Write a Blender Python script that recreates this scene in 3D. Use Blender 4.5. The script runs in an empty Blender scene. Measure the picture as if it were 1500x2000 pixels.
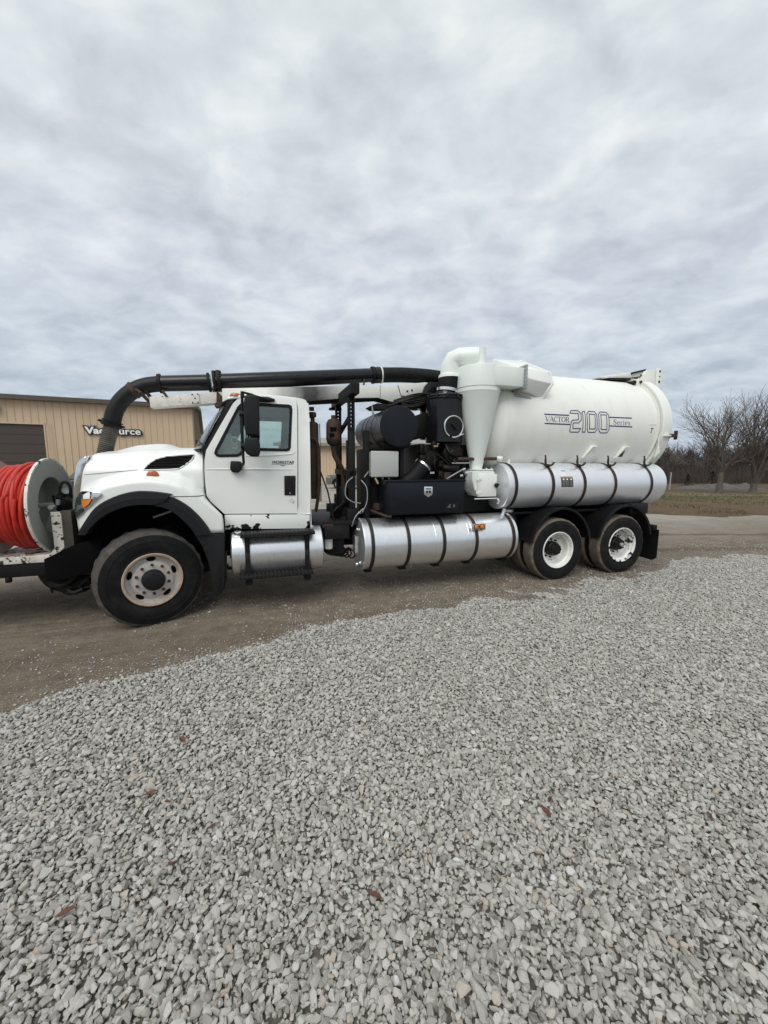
import bpy, bmesh, math, random
import numpy as np
from mathutils import Vector, Matrix, Euler, noise as mnoise

scene = bpy.context.scene
C = scene.collection
rnd = random.Random(7)

# ------------------------------------------------------------------ camera
CAM_H, PITCH, ROLL = 1.9054, 0.1276, 0.0021
cam_data = bpy.data.cameras.new('camera')
cam = bpy.data.objects.new('camera', cam_data); C.objects.link(cam)
cam_data.sensor_fit = 'HORIZONTAL'; cam_data.sensor_width = 36.0
cam_data.lens = 36.0 * 749.29 / 1500.0
cam_data.clip_start = 0.05; cam_data.clip_end = 3000
_f = Vector((0, math.cos(PITCH), -math.sin(PITCH))); _u = Vector((0, math.sin(PITCH), math.cos(PITCH))); _r = Vector((1, 0, 0))
_r2 = _r*math.cos(ROLL) + _u*math.sin(ROLL); _u2 = -_r*math.sin(ROLL) + _u*math.cos(ROLL)
mw = Matrix(((_r2.x, _u2.x, -_f.x, 0), (_r2.y, _u2.y, -_f.y, 0), (_r2.z, _u2.z, -_f.z, CAM_H), (0, 0, 0, 1)))
cam.matrix_world = mw
scene.camera = cam

# ------------------------------------------------------------------ light, sky, exposure
SUN_EL, SUN_AZ = math.radians(50), math.radians(200)      # azimuth from +Y, clockwise
sd = Vector((math.sin(SUN_AZ)*math.cos(SUN_EL), math.cos(SUN_AZ)*math.cos(SUN_EL), math.sin(SUN_EL)))
sun_data = bpy.data.lights.new('sun', 'SUN'); sun_data.energy = 1.5; sun_data.angle = math.radians(40)
sun_data.color = (1.0, 0.975, 0.94)
sun = bpy.data.objects.new('sun', sun_data); C.objects.link(sun)
sun.rotation_euler = (-sd).to_track_quat('-Z', 'Y').to_euler()
sun.location = (0, -20, 30)

world = bpy.data.worlds.new('World'); scene.world = world; world.use_nodes = True
def build_sky():
    nt = world.node_tree; N = nt.nodes; L = nt.links; N.clear()
    def nd(t, **k):
        n = N.new(t)
        for a, b in k.items(): setattr(n, a, b)
        return n
    def math_(op, a, b=None, clamp=False):
        n = nd('ShaderNodeMath', operation=op); n.use_clamp = clamp
        for i, v in enumerate((a, b)):
            if v is None: continue
            if isinstance(v, (int, float)): n.inputs[i].default_value = v
            else: L.new(v, n.inputs[i])
        return n.outputs[0]
    out = nd('ShaderNodeOutputWorld'); bg = nd('ShaderNodeBackground'); bg.inputs['Strength'].default_value = 0.1
    L.new(bg.outputs[0], out.inputs[0])
    sky = nd('ShaderNodeTexSky', sky_type='NISHITA'); sky.sun_disc = False
    sky.sun_elevation = SUN_EL; sky.sun_rotation = SUN_AZ
    tc = nd('ShaderNodeTexCoord'); sp = nd('ShaderNodeSeparateXYZ'); L.new(tc.outputs['Generated'], sp.inputs[0])
    z = math_('MAXIMUM', sp.outputs[2], 0.0)
    inv = math_('DIVIDE', 1.0, math_('ADD', z, 0.26))
    cb = nd('ShaderNodeCombineXYZ'); L.new(math_('MULTIPLY', sp.outputs[0], inv), cb.inputs[0]); L.new(math_('MULTIPLY', sp.outputs[1], inv), cb.inputs[1])
    def nz(scale, det, rough, dist, off):
        mp = nd('ShaderNodeMapping'); mp.inputs['Location'].default_value = off; mp.inputs['Rotation'].default_value = (0, 0, .5); mp.inputs['Scale'].default_value = (1.0, 1.25, 1)
        L.new(cb.outputs[0], mp.inputs[0])
        n = nd('ShaderNodeTexNoise'); n.inputs['Scale'].default_value = scale; n.inputs['Detail'].default_value = det
        n.inputs['Roughness'].default_value = rough; n.inputs['Distortion'].default_value = dist
        L.new(mp.outputs[0], n.inputs['Vector']); return n.outputs['Fac']
    a = nz(5.2, 6, .50, .35, (3.1, 1.7, 0)); b = nz(1.7, 4, .5, .3, (8.3, 2.2, 0)); c = nz(13.0, 5, .55, .3, (1.3, 9.9, 0))
    s = math_('ADD', math_('ADD', math_('MULTIPLY', a, .56), math_('MULTIPLY', b, .27)), math_('MULTIPLY', c, .17))
    rp = nd('ShaderNodeValToRGB'); L.new(s, rp.inputs[0]); e = rp.color_ramp.elements
    e[0].position = .345; e[0].color = (.440, .480, .525, 1)
    e[1].position = .645; e[1].color = (.715, .745, .750, 1)
    m = e.new(.50); m.color = (.575, .618, .655, 1)
    # overcast gradient: dimmer and bluer towards the horizon, brightest overhead
    g = nd('ShaderNodeValToRGB'); L.new(z, g.inputs[0]); ge = g.color_ramp.elements
    ge[0].position = 0.0; ge[0].color = (.74, .80, .87, 1)
    ge[1].position = 1.0; ge[1].color = (1.10, 1.09, 1.06, 1)
    q = ge.new(.10); q.color = (.74, .785, .85, 1)
    q = ge.new(.35); q.color = (.90, .915, .95, 1)
    q = ge.new(.70); q.color = (1.03, 1.025, 1.0, 1)
    mul = nd('ShaderNodeMix', data_type='RGBA', blend_type='MULTIPLY'); mul.inputs[0].default_value = 1
    L.new(rp.outputs[0], mul.inputs[6]); L.new(g.outputs[0], mul.inputs[7])
    sc = nd('ShaderNodeVectorMath', operation='SCALE'); sc.inputs['Scale'].default_value = 10.0
    L.new(mul.outputs[2], sc.inputs[0])
    mx = nd('ShaderNodeMix', data_type='RGBA'); mx.inputs[0].default_value = 0.97
    L.new(sky.outputs[0], mx.inputs[6]); L.new(sc.outputs[0], mx.inputs[7])
    L.new(mx.outputs[2], bg.inputs['Color'])
build_sky()
vs = scene.view_settings
vs.view_transform = 'Standard'; vs.look = 'None'; vs.gamma = 1.0; vs.use_curve_mapping = False
vs.exposure = 0.32
scene.cycles.use_denoising = True
scene.cycles.max_bounces = 6; scene.cycles.diffuse_bounces = 3; scene.cycles.glossy_bounces = 3; scene.cycles.transparent_max_bounces = 12

# ------------------------------------------------------------------ materials
MATS = {}
class NT:
    """small node helper"""
    def __init__(s, name):
        s.m = bpy.data.materials.new(name); s.m.use_nodes = True
        s.t = s.m.node_tree; s.N = s.t.nodes; s.L = s.t.links
        s.b = s.N['Principled BSDF']
        MATS[name] = s.m
        s.pos = s.N.new('ShaderNodeNewGeometry').outputs['Position']
    def link(s, o, i): s.L.new(o, i)
    def noise(s, scale, det=4, rough=.55, stretch=None, vec=None, dist=0):
        n = s.N.new('ShaderNodeTexNoise'); n.inputs['Scale'].default_value = scale; n.inputs['Detail'].default_value = det; n.inputs['Roughness'].default_value = rough
        n.inputs['Distortion'].default_value = dist
        v = vec or s.pos
        if stretch:
            mp = s.N.new('ShaderNodeMapping'); mp.inputs['Scale'].default_value = stretch; s.link(v, mp.inputs[0]); v = mp.outputs[0]
        s.link(v, n.inputs['Vector']); return n.outputs['Fac']
    def ramp(s, fac, stops):
        r = s.N.new('ShaderNodeValToRGB'); s.link(fac, r.inputs[0]); e = r.color_ramp.elements
        while len(e) > 1: e.remove(e[-1])
        for i, (p, c) in enumerate(stops):
            if not isinstance(c, tuple): c = (c, c, c)
            q = e[0] if i == 0 else e.new(p)
            q.position = p; q.color = (*c[:3], 1)
        return r.outputs[0]
    def mix(s, fac, a, b, blend='MIX'):
        n = s.N.new('ShaderNodeMix'); n.data_type = 'RGBA'; n.blend_type = blend
        for v, i in ((fac, 0), (a, 6), (b, 7)):
            if isinstance(v, (int, float)): n.inputs[i].default_value = v if i == 0 else (v, v, v, 1)
            elif isinstance(v, tuple): n.inputs[i].default_value = (*v[:3], 1)
            else: s.link(v, n.inputs[i])
        return n.outputs[2]
    def math(s, op, a, b=None):
        n = s.N.new('ShaderNodeMath'); n.operation = op
        for i, v in enumerate((a, b)):
            if v is None: continue
            if isinstance(v, (int, float)): n.inputs[i].default_value = v
            else: s.link(v, n.inputs[i])
        return n.outputs[0]
    def bump(s, h, strength=.3, dist=.01):
        n = s.N.new('ShaderNodeBump'); n.inputs['Strength'].default_value = strength; n.inputs['Distance'].default_value = dist
        s.link(h, n.inputs['Height']); s.link(n.outputs[0], s.b.inputs['Normal'])
    def set(s, **k):
        for a, v in k.items():
            i = s.b.inputs[{'col': 'Base Color', 'rough': 'Roughness', 'metal': 'Metallic', 'spec': 'Specular IOR Level', 'coat': 'Coat Weight', 'alpha': 'Alpha'}[a]]
            if isinstance(v, (int, float)): i.default_value = v
            elif isinstance(v, tuple): i.default_value = (*v[:3], 1)
            else: s.link(v, i)

def mat(name, col, rough=.5, metal=0.0, var=.12, vs_=2.5, bump=0.0, bs=60, chip=None, dirt=None, coat=0.0, stretch=None, rvar=0.0, spec=.5):
    """painted / bare surface: base colour with soft variation, optional chips (amount, scale, colour) and dirt (amount, scale, colour)"""
    k = NT(name)
    dark = tuple(c*(1-var) for c in col); lite = tuple(min(1, c*(1+var*.6)) for c in col)
    c = k.ramp(k.noise(vs_, 6, .6, stretch), [(.3, dark), (.7, lite)])
    r = rough
    if dirt:
        am, sc, dc = dirt[:3]
        f = k.ramp(k.noise(sc, 8, .65, dirt[3] if len(dirt) > 3 else None), [(.62-am*.3, 0.0), (.80, min(1, .35+am*.5))])
        c = k.mix(f, c, dc)
    if chip:
        am, sc, cc = chip[:3]
        f = k.ramp(k.noise(sc, 9, .6, chip[3] if len(chip) > 3 else None), [(.70-am*.25, 0.0), (.70-am*.25+.025, 1.0)])
        c = k.mix(f, c, cc)
        rr = k.mix(f, rough, .85); r = rr
    k.set(col=c, metal=metal, coat=coat, spec=spec)
    if isinstance(r, (int, float)) and rvar:
        r = k.ramp(k.noise(vs_*4, 6, .6), [(.3, max(0, rough-rvar)), (.7, min(1, rough+rvar))])
    k.set(rough=r)
    if bump: k.bump(k.noise(bs, 6, .6), bump, .004)
    return k.m

WHITE = (.84, .85, .812)
mat('white_paint', WHITE, .32, var=.03, vs_=1.2, coat=.15, dirt=(.18, 3.0, (.58, .55, .47)))
mat('chipped_heavy', (.78, .76, .68), .5, var=.08, chip=(.74, 11, (.06, .038, .026)), dirt=(.7, 9, (.34, .22, .13)))
mat('tank_paint', (.835, .84, .785), .42, var=.03, vs_=.9, dirt=(.42, 2.0, (.70, .68, .585), (1.6, 1.6, .30)), bump=.05, bs=9)
mat('cyclone_paint', (.80, .84, .79), .42, var=.04, vs_=6, stretch=(1, 1, .15), bump=.05, bs=30)
mat('chipped_white', (.78, .76, .68), .5, var=.08, chip=(.52, 13, (.05, .033, .024)), dirt=(.6, 11, (.36, .25, .15)))

mat('boom_white', (.80, .79, .70), .45, var=.07, chip=(.12, 12, (.22, .10, .04)), dirt=(.35, 5, (.50, .38, .24)))
mat('rusty_white', (.72, .70, .64), .5, var=.1, chip=(.22, 16, (.16, .075, .035)), dirt=(.6, 24, (.42, .27, .17)))
mat('wheel_white', (.80, .80, .76), .42, var=.05, dirt=(.3, 14, (.40, .32, .24)))
mat('wheel_chipped', (.80, .80, .77), .42, var=.05, chip=(.62, 9, (.03, .02, .016)), dirt=(.4, 20, (.28, .17, .1)))
mat('front_wheel', (.60, .575, .54), .5, var=.18, vs_=7, dirt=(.8, 7, (.34, .235, .165)), chip=(.14, 26, (.17, .085, .045)))
mat('wheel_lip', (.50, .40, .31), .55, var=.25, vs_=14, dirt=(.8, 16, (.30, .17, .10)))
mat('black_paint', (.007, .007, .009), .25, var=.3, coat=.12, rvar=.06, spec=.35)
mat('navy_black', (.007, .0085, .013), .34, var=.3, rvar=.08, spec=.3)
mat('black_frame', (.009, .0085, .009), .6, var=.4, vs_=8, bump=.2, bs=60, dirt=(.25, 7, (.05, .038, .028)), spec=.25)
mat('black_plastic', (.0105, .0105, .0115), .5, var=.25, vs_=6, bump=.08, bs=200, dirt=(.12, 12, (.04, .037, .033)), spec=.28)
mat('black_rubber', (.008, .008, .0085), .62, var=.3, vs_=10, bump=.1, bs=90, dirt=(.15, 6, (.035, .031, .027)), spec=.22)
mat('tyre_side', (.0085, .0085, .009), .7, var=.35, vs_=5, bump=.12, bs=60, dirt=(.45, 6, (.040, .036, .031)), spec=.2)
mat('tyre_tread', (.060, .055, .049), .92, var=.35, vs_=14, bump=.8, bs=70, dirt=(.7, 12, (.15, .13, .105)))
mat('tyre_tread_dusty', (.10, .082, .062), .92, var=.35, vs_=14, bump=.6, bs=55, dirt=(.9, 10, (.21, .175, .13)))
mat('dark_void', (.004, .004, .004), .9, var=.3, spec=.1)
mat('grease', (.007, .0062, .0055), .5, var=.5, vs_=18, bump=.4, bs=40, dirt=(.35, 9, (.038, .027, .019)), spec=.3)
mat('rust_dark', (.055, .030, .020), .75, var=.5, vs_=9, bump=.3, bs=50, dirt=(.5, 7, (.12, .05, .022)))
mat('rust_strap', (.024, .013, .010), .65, var=.5, vs_=5, dirt=(.35, 4, (.085, .034, .017)), bump=.2, bs=60)
mat('strap_black', (.016, .014, .013), .5, var=.4, vs_=8, dirt=(.2, 5, (.08, .035, .02)))
mat('galvanised', (.42, .43, .43), .48, .55, var=.15, vs_=6, rvar=.1)
mat('reel_grey', (.36, .372, .335), .45, .0, var=.10, vs_=5, dirt=(.25, 6, (.26, .22, .17)), bump=.08, bs=20)
mat('reel_red_bounce', (.50, .42, .36), .5, .0, var=.15, vs_=6, dirt=(.5, 12, (.33, .16, .11)))  # pinkish tint: red light bounced off the hose, put into the colour
mat('grey_box', (.47, .48, .455), .42, var=.05, bump=.04, bs=30, dirt=(.1, 5, (.35, .34, .3)))
mat('chrome', (.80, .81, .82), .12, 1.0, var=.08, vs_=8, rvar=.08, dirt=(.4, 14, (.30, .28, .25)))
mat('silver_clamp', (.82, .82, .81), .25, 1.0, var=.1, vs_=20)
mat('amber_lens', (.62, .19, .02), .18, var=.15, vs_=30, coat=.5)
mat('orange_lens', (.46, .11, .03), .3, var=.15, vs_=30, coat=.3)
mat('red_hose', (.56, .030, .018), .50, var=.30, vs_=9, dirt=(.25, 9, (.34, .075, .045)), bump=.1, bs=60)
mat('red_brown', (.20, .035, .018), .6, var=.3)
mat('decal_navy', (.032, .046, .125), .5, var=.1)
mat('decal_dark', (.03, .035, .03), .5, var=.3, vs_=60)
mat('decal_tan', (.34, .20, .10), .5, var=.2, vs_=40)
mat('paper_white', (.74, .74, .70), .6, var=.05)
mat('seat_grey', (.11, .115, .11), .8, var=.2, vs_=8)
mat('interior', (.14, .145, .14), .7, var=.2, vs_=4)
mat('cloth_pale', (.74, .74, .64), .8, var=.25, vs_=6, bump=.5, bs=9)
mat('soot', (.02, .02, .02), .7)
mat('brass', (.55, .46, .25), .35, .9)
mat('brown_trim', (.085, .072, .058), .5, var=.1)
mat('door_brown', (.060, .045, .036), .5, var=.1, vs_=1.5)
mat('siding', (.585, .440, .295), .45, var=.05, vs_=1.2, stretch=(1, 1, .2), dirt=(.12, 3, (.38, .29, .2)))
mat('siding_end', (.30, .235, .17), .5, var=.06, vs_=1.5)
mat('roof_metal', (.10, .085, .07), .45, var=.12, vs_=.7)
mat('roof_grey', (.28, .26, .235), .5, var=.12, vs_=.7)
mat('concrete', (.34, .33, .31), .85, var=.15, vs_=4, bump=.2)
mat('car_green', (.155, .170, .150), .22, .3, var=.06, coat=.6)
mat('car_dark', (.035, .036, .04), .22, .3, var=.1, coat=.6)
mat('car_glass', (.03, .036, .04), .06, var=.1, coat=.4)
mat('bark', (.115, .095, .080), .9, var=.35, vs_=5, bump=.5, bs=25)
mat('bark_far', (.080, .062, .055), .95, var=.4, vs_=1.2)
mat('bark_grey', (.115, .100, .088), .95, var=.4, vs_=1.2)
mat('brush', (.075, .056, .046), .95, var=.65, vs_=.55)
mat('evergreen', (.022, .036, .018), .9, var=.4, vs_=2)
mat('post_grey', (.42, .41, .38), .7, var=.15, vs_=6)
mat('leaf_brown', (.13, .055, .035), .8, var=.4, vs_=30)
mat('rubble', (.105, .095, .085), .95, var=.5, vs_=2.5, bump=.9, bs=3)

def glass_mat(name, tint, refl=.10, dens=.5):
    k = NT(name); k.N.remove(k.b)
    tr = k.N.new('ShaderNodeBsdfTransparent'); tr.inputs[0].default_value = (*tint, 1)
    gl = k.N.new('ShaderNodeBsdfGlossy'); gl.inputs['Roughness'].default_value = .02; gl.inputs[0].default_value = (.9, .95, .93, 1)
    fr = k.N.new('ShaderNodeFresnel'); fr.inputs[0].default_value = 1.5
    mx = k.N.new('ShaderNodeMixShader'); f = k.math('ADD', k.math('MULTIPLY', fr.outputs[0], 1.0), refl)
    k.link(f, mx.inputs[0]); k.link(tr.outputs[0], mx.inputs[1]); k.link(gl.outputs[0], mx.inputs[2])
    k.link(mx.outputs[0], k.N['Material Output'].inputs[0])
    return k.m
glass_mat('door_glass', (.86, .92, .895), .05)
glass_mat('windscreen_glass', (.42, .60, .58), .10)

def alu_mat(name):
    k = NT(name)
    n1 = k.noise(2.2, 7, .65); n2 = k.noise(26, 6, .7, (1, 1, .12)); n3 = k.noise(9, 8, .7)
    c = k.ramp(n1, [(.3, (.80, .81, .82)), (.7, (.90, .905, .91))])
    c = k.mix(k.ramp(n3, [(.58, 0.0), (.82, .28)]), c, (.64, .64, .63))
    c = k.mix(k.ramp(k.noise(14, 5, .6, (1.2, 1.2, .10)), [(.50, 0.0), (.70, .22)]), c, (.66, .66, .65))
    r = k.ramp(n2, [(.25, .24), (.75, .38)])
    k.set(col=c, rough=r, metal=.88); k.bump(n2, .09, .002)
    return k.m
alu_mat('aluminium')
def alu_white(name):
    k = NT(name)
    n1 = k.noise(1.6, 7, .65); n3 = k.noise(6, 8, .7, (1, 1, 2.5))
    c = k.ramp(n1, [(.3, (.78, .79, .81)), (.7, (.88, .89, .905))])
    c = k.mix(k.ramp(n3, [(.58, 0.0), (.8, .35)]), c, (.56, .56, .55))
    k.set(col=c, rough=k.ramp(n3, [(.25, .34), (.75, .5)]), metal=.72)
    return k.m
alu_white('aluminium_pale')
def soot_boom():
    k = NT('boom_sleeve')
    c = k.ramp(k.noise(3, 6, .6), [(.3, (.70, .70, .64)), (.7, (.82, .82, .77))])
    tcn = k.N.new('ShaderNodeTexCoord'); sx = k.N.new('ShaderNodeSeparateXYZ'); k.link(tcn.outputs['Object'], sx.inputs[0])
    # exhaust soot stain left by the stack on one stretch of the beam
    d = k.math('ABSOLUTE', k.math('SUBTRACT', sx.outputs[0], 2.02))
    n = k.noise(7, 5, .6)
    f = k.ramp(k.math('ADD', d, k.math('MULTIPLY', n, .25)), [(.20, .97), (.42, .62), (.80, 0.0)])
    c = k.mix(f, c, (.028, .025, .022))
    f2 = k.ramp(k.noise(14, 8, .65), [(.66, 0.0), (.69, .8)])
    c = k.mix(f2, c, (.20, .10, .05))
    k.set(col=c, rough=.5)
soot_boom()

def stone_mat():
    k = NT('limestone')
    oi = k.N.new('ShaderNodeObjectInfo')
    tcn = k.N.new('ShaderNodeTexCoord')
    c = k.ramp(oi.outputs['Random'], [(0.0, (.225, .212, .187)), (.15, (.315, .300, .270)), (.40, (.395, .378, .343)), (.65, (.44, .423, .386)), (.90, (.505, .488, .45)), (.955, (.46, .43, .375)), (.985, (.40, .335, .26)), (.992, (.56, .55, .53)), (1.0, (.62, .62, .61))])
    n = k.noise(55, 7, .7, vec=tcn.outputs['Object']); 
    w = k.N.new('ShaderNodeTexNoise'); w.inputs['Scale'].default_value = 30; w.inputs['Detail'].default_value = 6; w.inputs['Distortion'].default_value = 1.5
    mp = k.N.new('ShaderNodeMapping'); mp.inputs['Scale'].default_value = (.35, .35, 2.6); k.link(tcn.outputs['Object'], mp.inputs[0]); k.link(mp.outputs[0], w.inputs['Vector'])
    c = k.mix(k.ramp(n, [(.32, .30), (.52, 0.0)]), c, (.21, .195, .17), 'MULTIPLY') if False else k.mix(k.ramp(n, [(.30, .55), (.55, 0.0)]), c, (.27, .255, .23))
    c = k.mix(k.ramp(w.outputs['Fac'], [(.54, 0.0), (.68, .5)]), c, (.58, .57, .55))
    k.set(col=c, rough=.88, spec=.25); k.bump(k.noise(120, 6, .7, vec=tcn.outputs['Object']), .35, .003)
stone_mat()

def sill_mat():
    """white rocker panel flaked to black along its lower front edge"""
    k = NT('sill_white')
    tcn = k.N.new('ShaderNodeTexCoord'); sx = k.N.new('ShaderNodeSeparateXYZ'); k.link(tcn.outputs['Object'], sx.inputs[0])
    n = k.noise(11, 8, .6, vec=tcn.outputs['Object']); n2 = k.noise(5, 4, .5, vec=tcn.outputs['Object'])
    fu = k.ramp(k.math('MULTIPLY', k.math('SUBTRACT', sx.outputs[0], .8), 1/1.1), [(0.0, .15), (.38, .12), (.50, .02), (.60, .0), (.88, 0.0), (.95, .09), (1, .05)])
    fz = k.ramp(k.math('MULTIPLY', k.math('SUBTRACT', sx.outputs[2], 1.03), 1/.2), [(0.0, 1.0), (.38, .85), (.55, .15), (.66, 0.0)])
    h = k.math('ADD', k.math('ADD', k.math('MULTIPLY', n, .35), k.math('MULTIPLY', n2, .65)), k.math('MULTIPLY', fu, fz))
    f = k.ramp(h, [(.605, 0.0), (.618, 1.0)])
    c = k.mix(f, (.82, .83, .79), (.010, .009, .009)); k.set(col=c, rough=.4)
sill_mat()
# ------------------------------------------------------------------ geometry helpers
AX = {'u': Vector((1, 0, 0)), 'v': Vector((0, 1, 0)), 'z': Vector((0, 0, 1))}
def NB(): return bmesh.new()
def faces_from(bm, vs, fs, mi=0):
    bv = [bm.verts.new(v) for v in vs]
    for f in fs:
        try: q = bm.faces.new([bv[i] for i in f]); q.material_index = mi
        except ValueError: pass
    return bv
def add_box(bm, a, b, mi=0, rot=None, piv=None):
    x0, x1 = sorted((a[0], b[0])); y0, y1 = sorted((a[1], b[1])); z0, z1 = sorted((a[2], b[2]))
    vs = [Vector(p) for p in ((x0, y0, z0), (x1, y0, z0), (x1, y1, z0), (x0, y1, z0), (x0, y0, z1), (x1, y0, z1), (x1, y1, z1), (x0, y1, z1))]
    if rot is not None:
        pv = Vector(piv) if piv is not None else Vector(((x0+x1)/2, (y0+y1)/2, (z0+z1)/2))
        vs = [rot @ (v-pv) + pv for v in vs]
    return faces_from(bm, vs, [(0, 3, 2, 1), (4, 5, 6, 7), (0, 1, 5, 4), (1, 2, 6, 5), (2, 3, 7, 6), (3, 0, 4, 7)], mi)
def add_prism(bm, pts, axis, a, b, mi=0):
    """polygon in the plane across `axis` extruded from a to b.  axis v: pts are (u,z); u: (v,z); z: (u,v)"""
    def mk(p, t):
        return {'v': (p[0], t, p[1]), 'u': (t, p[0], p[1]), 'z': (p[0], p[1], t)}[axis]
    n = len(pts); vs = [mk(p, a) for p in pts] + [mk(p, b) for p in pts]
    fs = [tuple(range(n)), tuple(range(2*n-1, n-1, -1))] + [(i, n+i, n+(i+1) % n, (i+1) % n) for i in range(n)]
    return faces_from(bm, vs, fs, mi)
def add_plate(bm, outer, inner, a, b, vf=None, sub=0):
    """plate in the (u,z) plane between v=a and v=b with a hole; vf(z) shifts v"""
    vf = vf or (lambda u, z: 0.0)
    t = bmesh.new()
    lp = []
    for loop in ([outer] + ([inner] if inner else [])):
        pts = []
        for i in range(len(loop)):
            p, q = loop[i], loop[(i+1) % len(loop)]
            n = max(1, int(math.hypot(q[0]-p[0], q[1]-p[1])/.12)) if sub else 1
            for j in range(n): pts.append((p[0]+(q[0]-p[0])*j/n, p[1]+(q[1]-p[1])*j/n))
        vs = [t.verts.new((p[0], 0, p[1])) for p in pts]
        for i in range(len(vs)): t.edges.new((vs[i], vs[(i+1) % len(vs)]))
        lp.append(len(vs))
    bmesh.ops.triangle_fill(t, use_beauty=True, edges=t.edges[:])
    t.verts.index_update()
    co = [(v.co.x, v.co.z) for v in t.verts]; fs = [tuple(v.index for v in f.verts) for f in t.faces]
    t.free(); n = len(co)
    vs = [(x, a+vf(x, z), z) for x, z in co] + [(x, b+vf(x, z), z) for x, z in co]
    F = list(fs) + [tuple(n+i for i in reversed(f)) for f in fs]
    o = 0
    for m in lp:
        for i in range(m): p, q = o+i, o+(i+1) % m; F.append((p, q, n+q, n+p))
        o += m
    return faces_from(bm, vs, F)
def frame_for(d):
    d = d.normalized(); r = Vector((0, 0, 1)) if abs(d.z) < .9 else Vector((0, 1, 0))
    a = d.cross(r).normalized(); return a, d.cross(a).normalized()
def add_lathe(bm, prof, org, axis, seg=32, mi=0, a0=0, a1=2*math.pi, mis=None, flat_z=None):
    """prof: [(radius, along)], around axis through org"""
    org = Vector(org); d = Vector(axis).normalized(); a, b = frame_for(d)
    full = abs(a1-a0-2*math.pi) < 1e-6; n = seg if full else seg+1
    rows = []
    for r, h in prof:
        if r < 1e-6: rows.append([bm.verts.new(org+d*h)]); continue
        rows.append([bm.verts.new(org+d*h+(a*math.cos(a0+(a1-a0)*i/seg)+b*math.sin(a0+(a1-a0)*i/seg))*r) for i in range(n)])
    for k in range(len(rows)-1):
        A, B = rows[k], rows[k+1]; m = mis[k] if mis else mi
        for i in range(seg):
            j = (i+1) % n if full else i+1
            if len(A) == 1 and len(B) == 1: continue
            if len(A) == 1: f = bm.faces.new((A[0], B[i], B[j]))
            elif len(B) == 1: f = bm.faces.new((A[i], A[j], B[0]))
            else: f = bm.faces.new((A[i], A[j], B[j], B[i]))
            f.material_index = m
    return rows
def add_tube(bm, pts, r, seg=10, cap=True, mi=0, closed=False):
    pts = [Vector(p) for p in pts]; n = len(pts)
    rs = r if isinstance(r, (list, tuple)) else [r]*n
    a = None; rows = []
    for i, p in enumerate(pts):
        d = (pts[(i+1) % n]-pts[i-1]) if closed else (pts[min(i+1, n-1)]-pts[max(i-1, 0)])
        d.normalize()
        if a is None: a, b = frame_for(d)
        else: a = (a-d*a.dot(d)).normalized(); b = d.cross(a)
        rows.append([bm.verts.new(p+(a*math.cos(2*math.pi*k/seg)+b*math.sin(2*math.pi*k/seg))*rs[i]) for k in range(seg)])
    for i in range(n if closed else n-1):
        A, B = rows[i], rows[(i+1) % n]
        for k in range(seg):
            f = bm.faces.new((A[k], A[(k+1) % seg], B[(k+1) % seg], B[k])); f.material_index = mi
    if cap and not closed:
        f = bm.faces.new(rows[0][::-1]); f.material_index = mi; f = bm.faces.new(rows[-1]); f.material_index = mi
def add_cyl(bm, p0, p1, r0, r1=None, seg=20, mi=0): add_tube(bm, [p0, p1], [r0, r0 if r1 is None else r1], seg, True, mi)
def bez(pts, n=24):
    """Catmull-Rom through points"""
    P = [Vector(p) for p in pts]; out = []
    P = [P[0]*2-P[1]] + P + [P[-1]*2-P[-2]]
    m = len(P)-3; per = max(2, n//m)
    for i in range(m):
        a, b, c, d = P[i:i+4]
        for k in range(per):
            t = k/per
            out.append(.5*((2*b)+(c-a)*t+(2*a-5*b+4*c-d)*t*t+(3*b-a-3*c+d)*t**3))
    out.append(P[-2]); return out
def corrugated(pts, r0, r1, pitch):
    """centre line and radii for a ribbed hose"""
    P = [Vector(p) for p in pts]; L = [0]
    for i in range(1, len(P)): L.append(L[-1]+(P[i]-P[i-1]).length)
    out, rs = [], []; n = int(L[-1]/pitch)*4
    for k in range(n+1):
        s = L[-1]*k/n; i = max(j for j in range(len(L)) if L[j] <= s+1e-9); i = min(i, len(P)-2)
        t = (s-L[i])/max(1e-9, L[i+1]-L[i]); out.append(P[i].lerp(P[i+1], t)); rs.append([r0, (r0+r1)/2, r1, (r0+r1)/2][k % 4])
    return out, rs
def bevel(bm, w, seg=2, ang=40):
    bm.normal_update()
    es = [e for e in bm.edges if len(e.link_faces) == 2 and e.calc_face_angle(0) > math.radians(ang)]
    if es: bmesh.ops.bevel(bm, geom=es, offset=w, segments=seg, profile=.5, affect='EDGES', clamp_overlap=True)
def mesh_from(name, bm, mats, smooth=35, recalc=True):
    if recalc: bmesh.ops.recalc_face_normals(bm, faces=bm.faces[:])
    me = bpy.data.meshes.new(name); bm.to_mesh(me); bm.free()
    for m in (mats if isinstance(mats, (list, tuple)) else [mats]): me.materials.append(MATS[m])
    if smooth:
        me.polygons.foreach_set('use_smooth', [True]*len(me.polygons)); me.set_sharp_from_angle(angle=math.radians(smooth))
    return me
def obj(name, bm, mats, parent=None, smooth=35, bev=0, recalc=True, kind=None, loc=None, label=None):
    if bev: bevel(bm, bev)
    me = mesh_from(name, bm, mats, smooth, recalc)
    o = bpy.data.objects.new(name, me); C.objects.link(o)
    if parent: o.parent = parent
    if kind: o['kind'] = kind
    if loc: o.location = loc
    if label: o['label'] = label
    return o
def inst(name, me, parent=None, loc=(0, 0, 0), rot=(0, 0, 0), scale=None):
    o = bpy.data.objects.new(name, me); C.objects.link(o); o.location = loc; o.rotation_euler = rot
    if scale: o.scale = scale
    if parent: o.parent = parent
    return o
def tag(o, label, cat, group=None):
    o['label'] = label; o['category'] = cat
    if group: o['group'] = group
    return o
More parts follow.
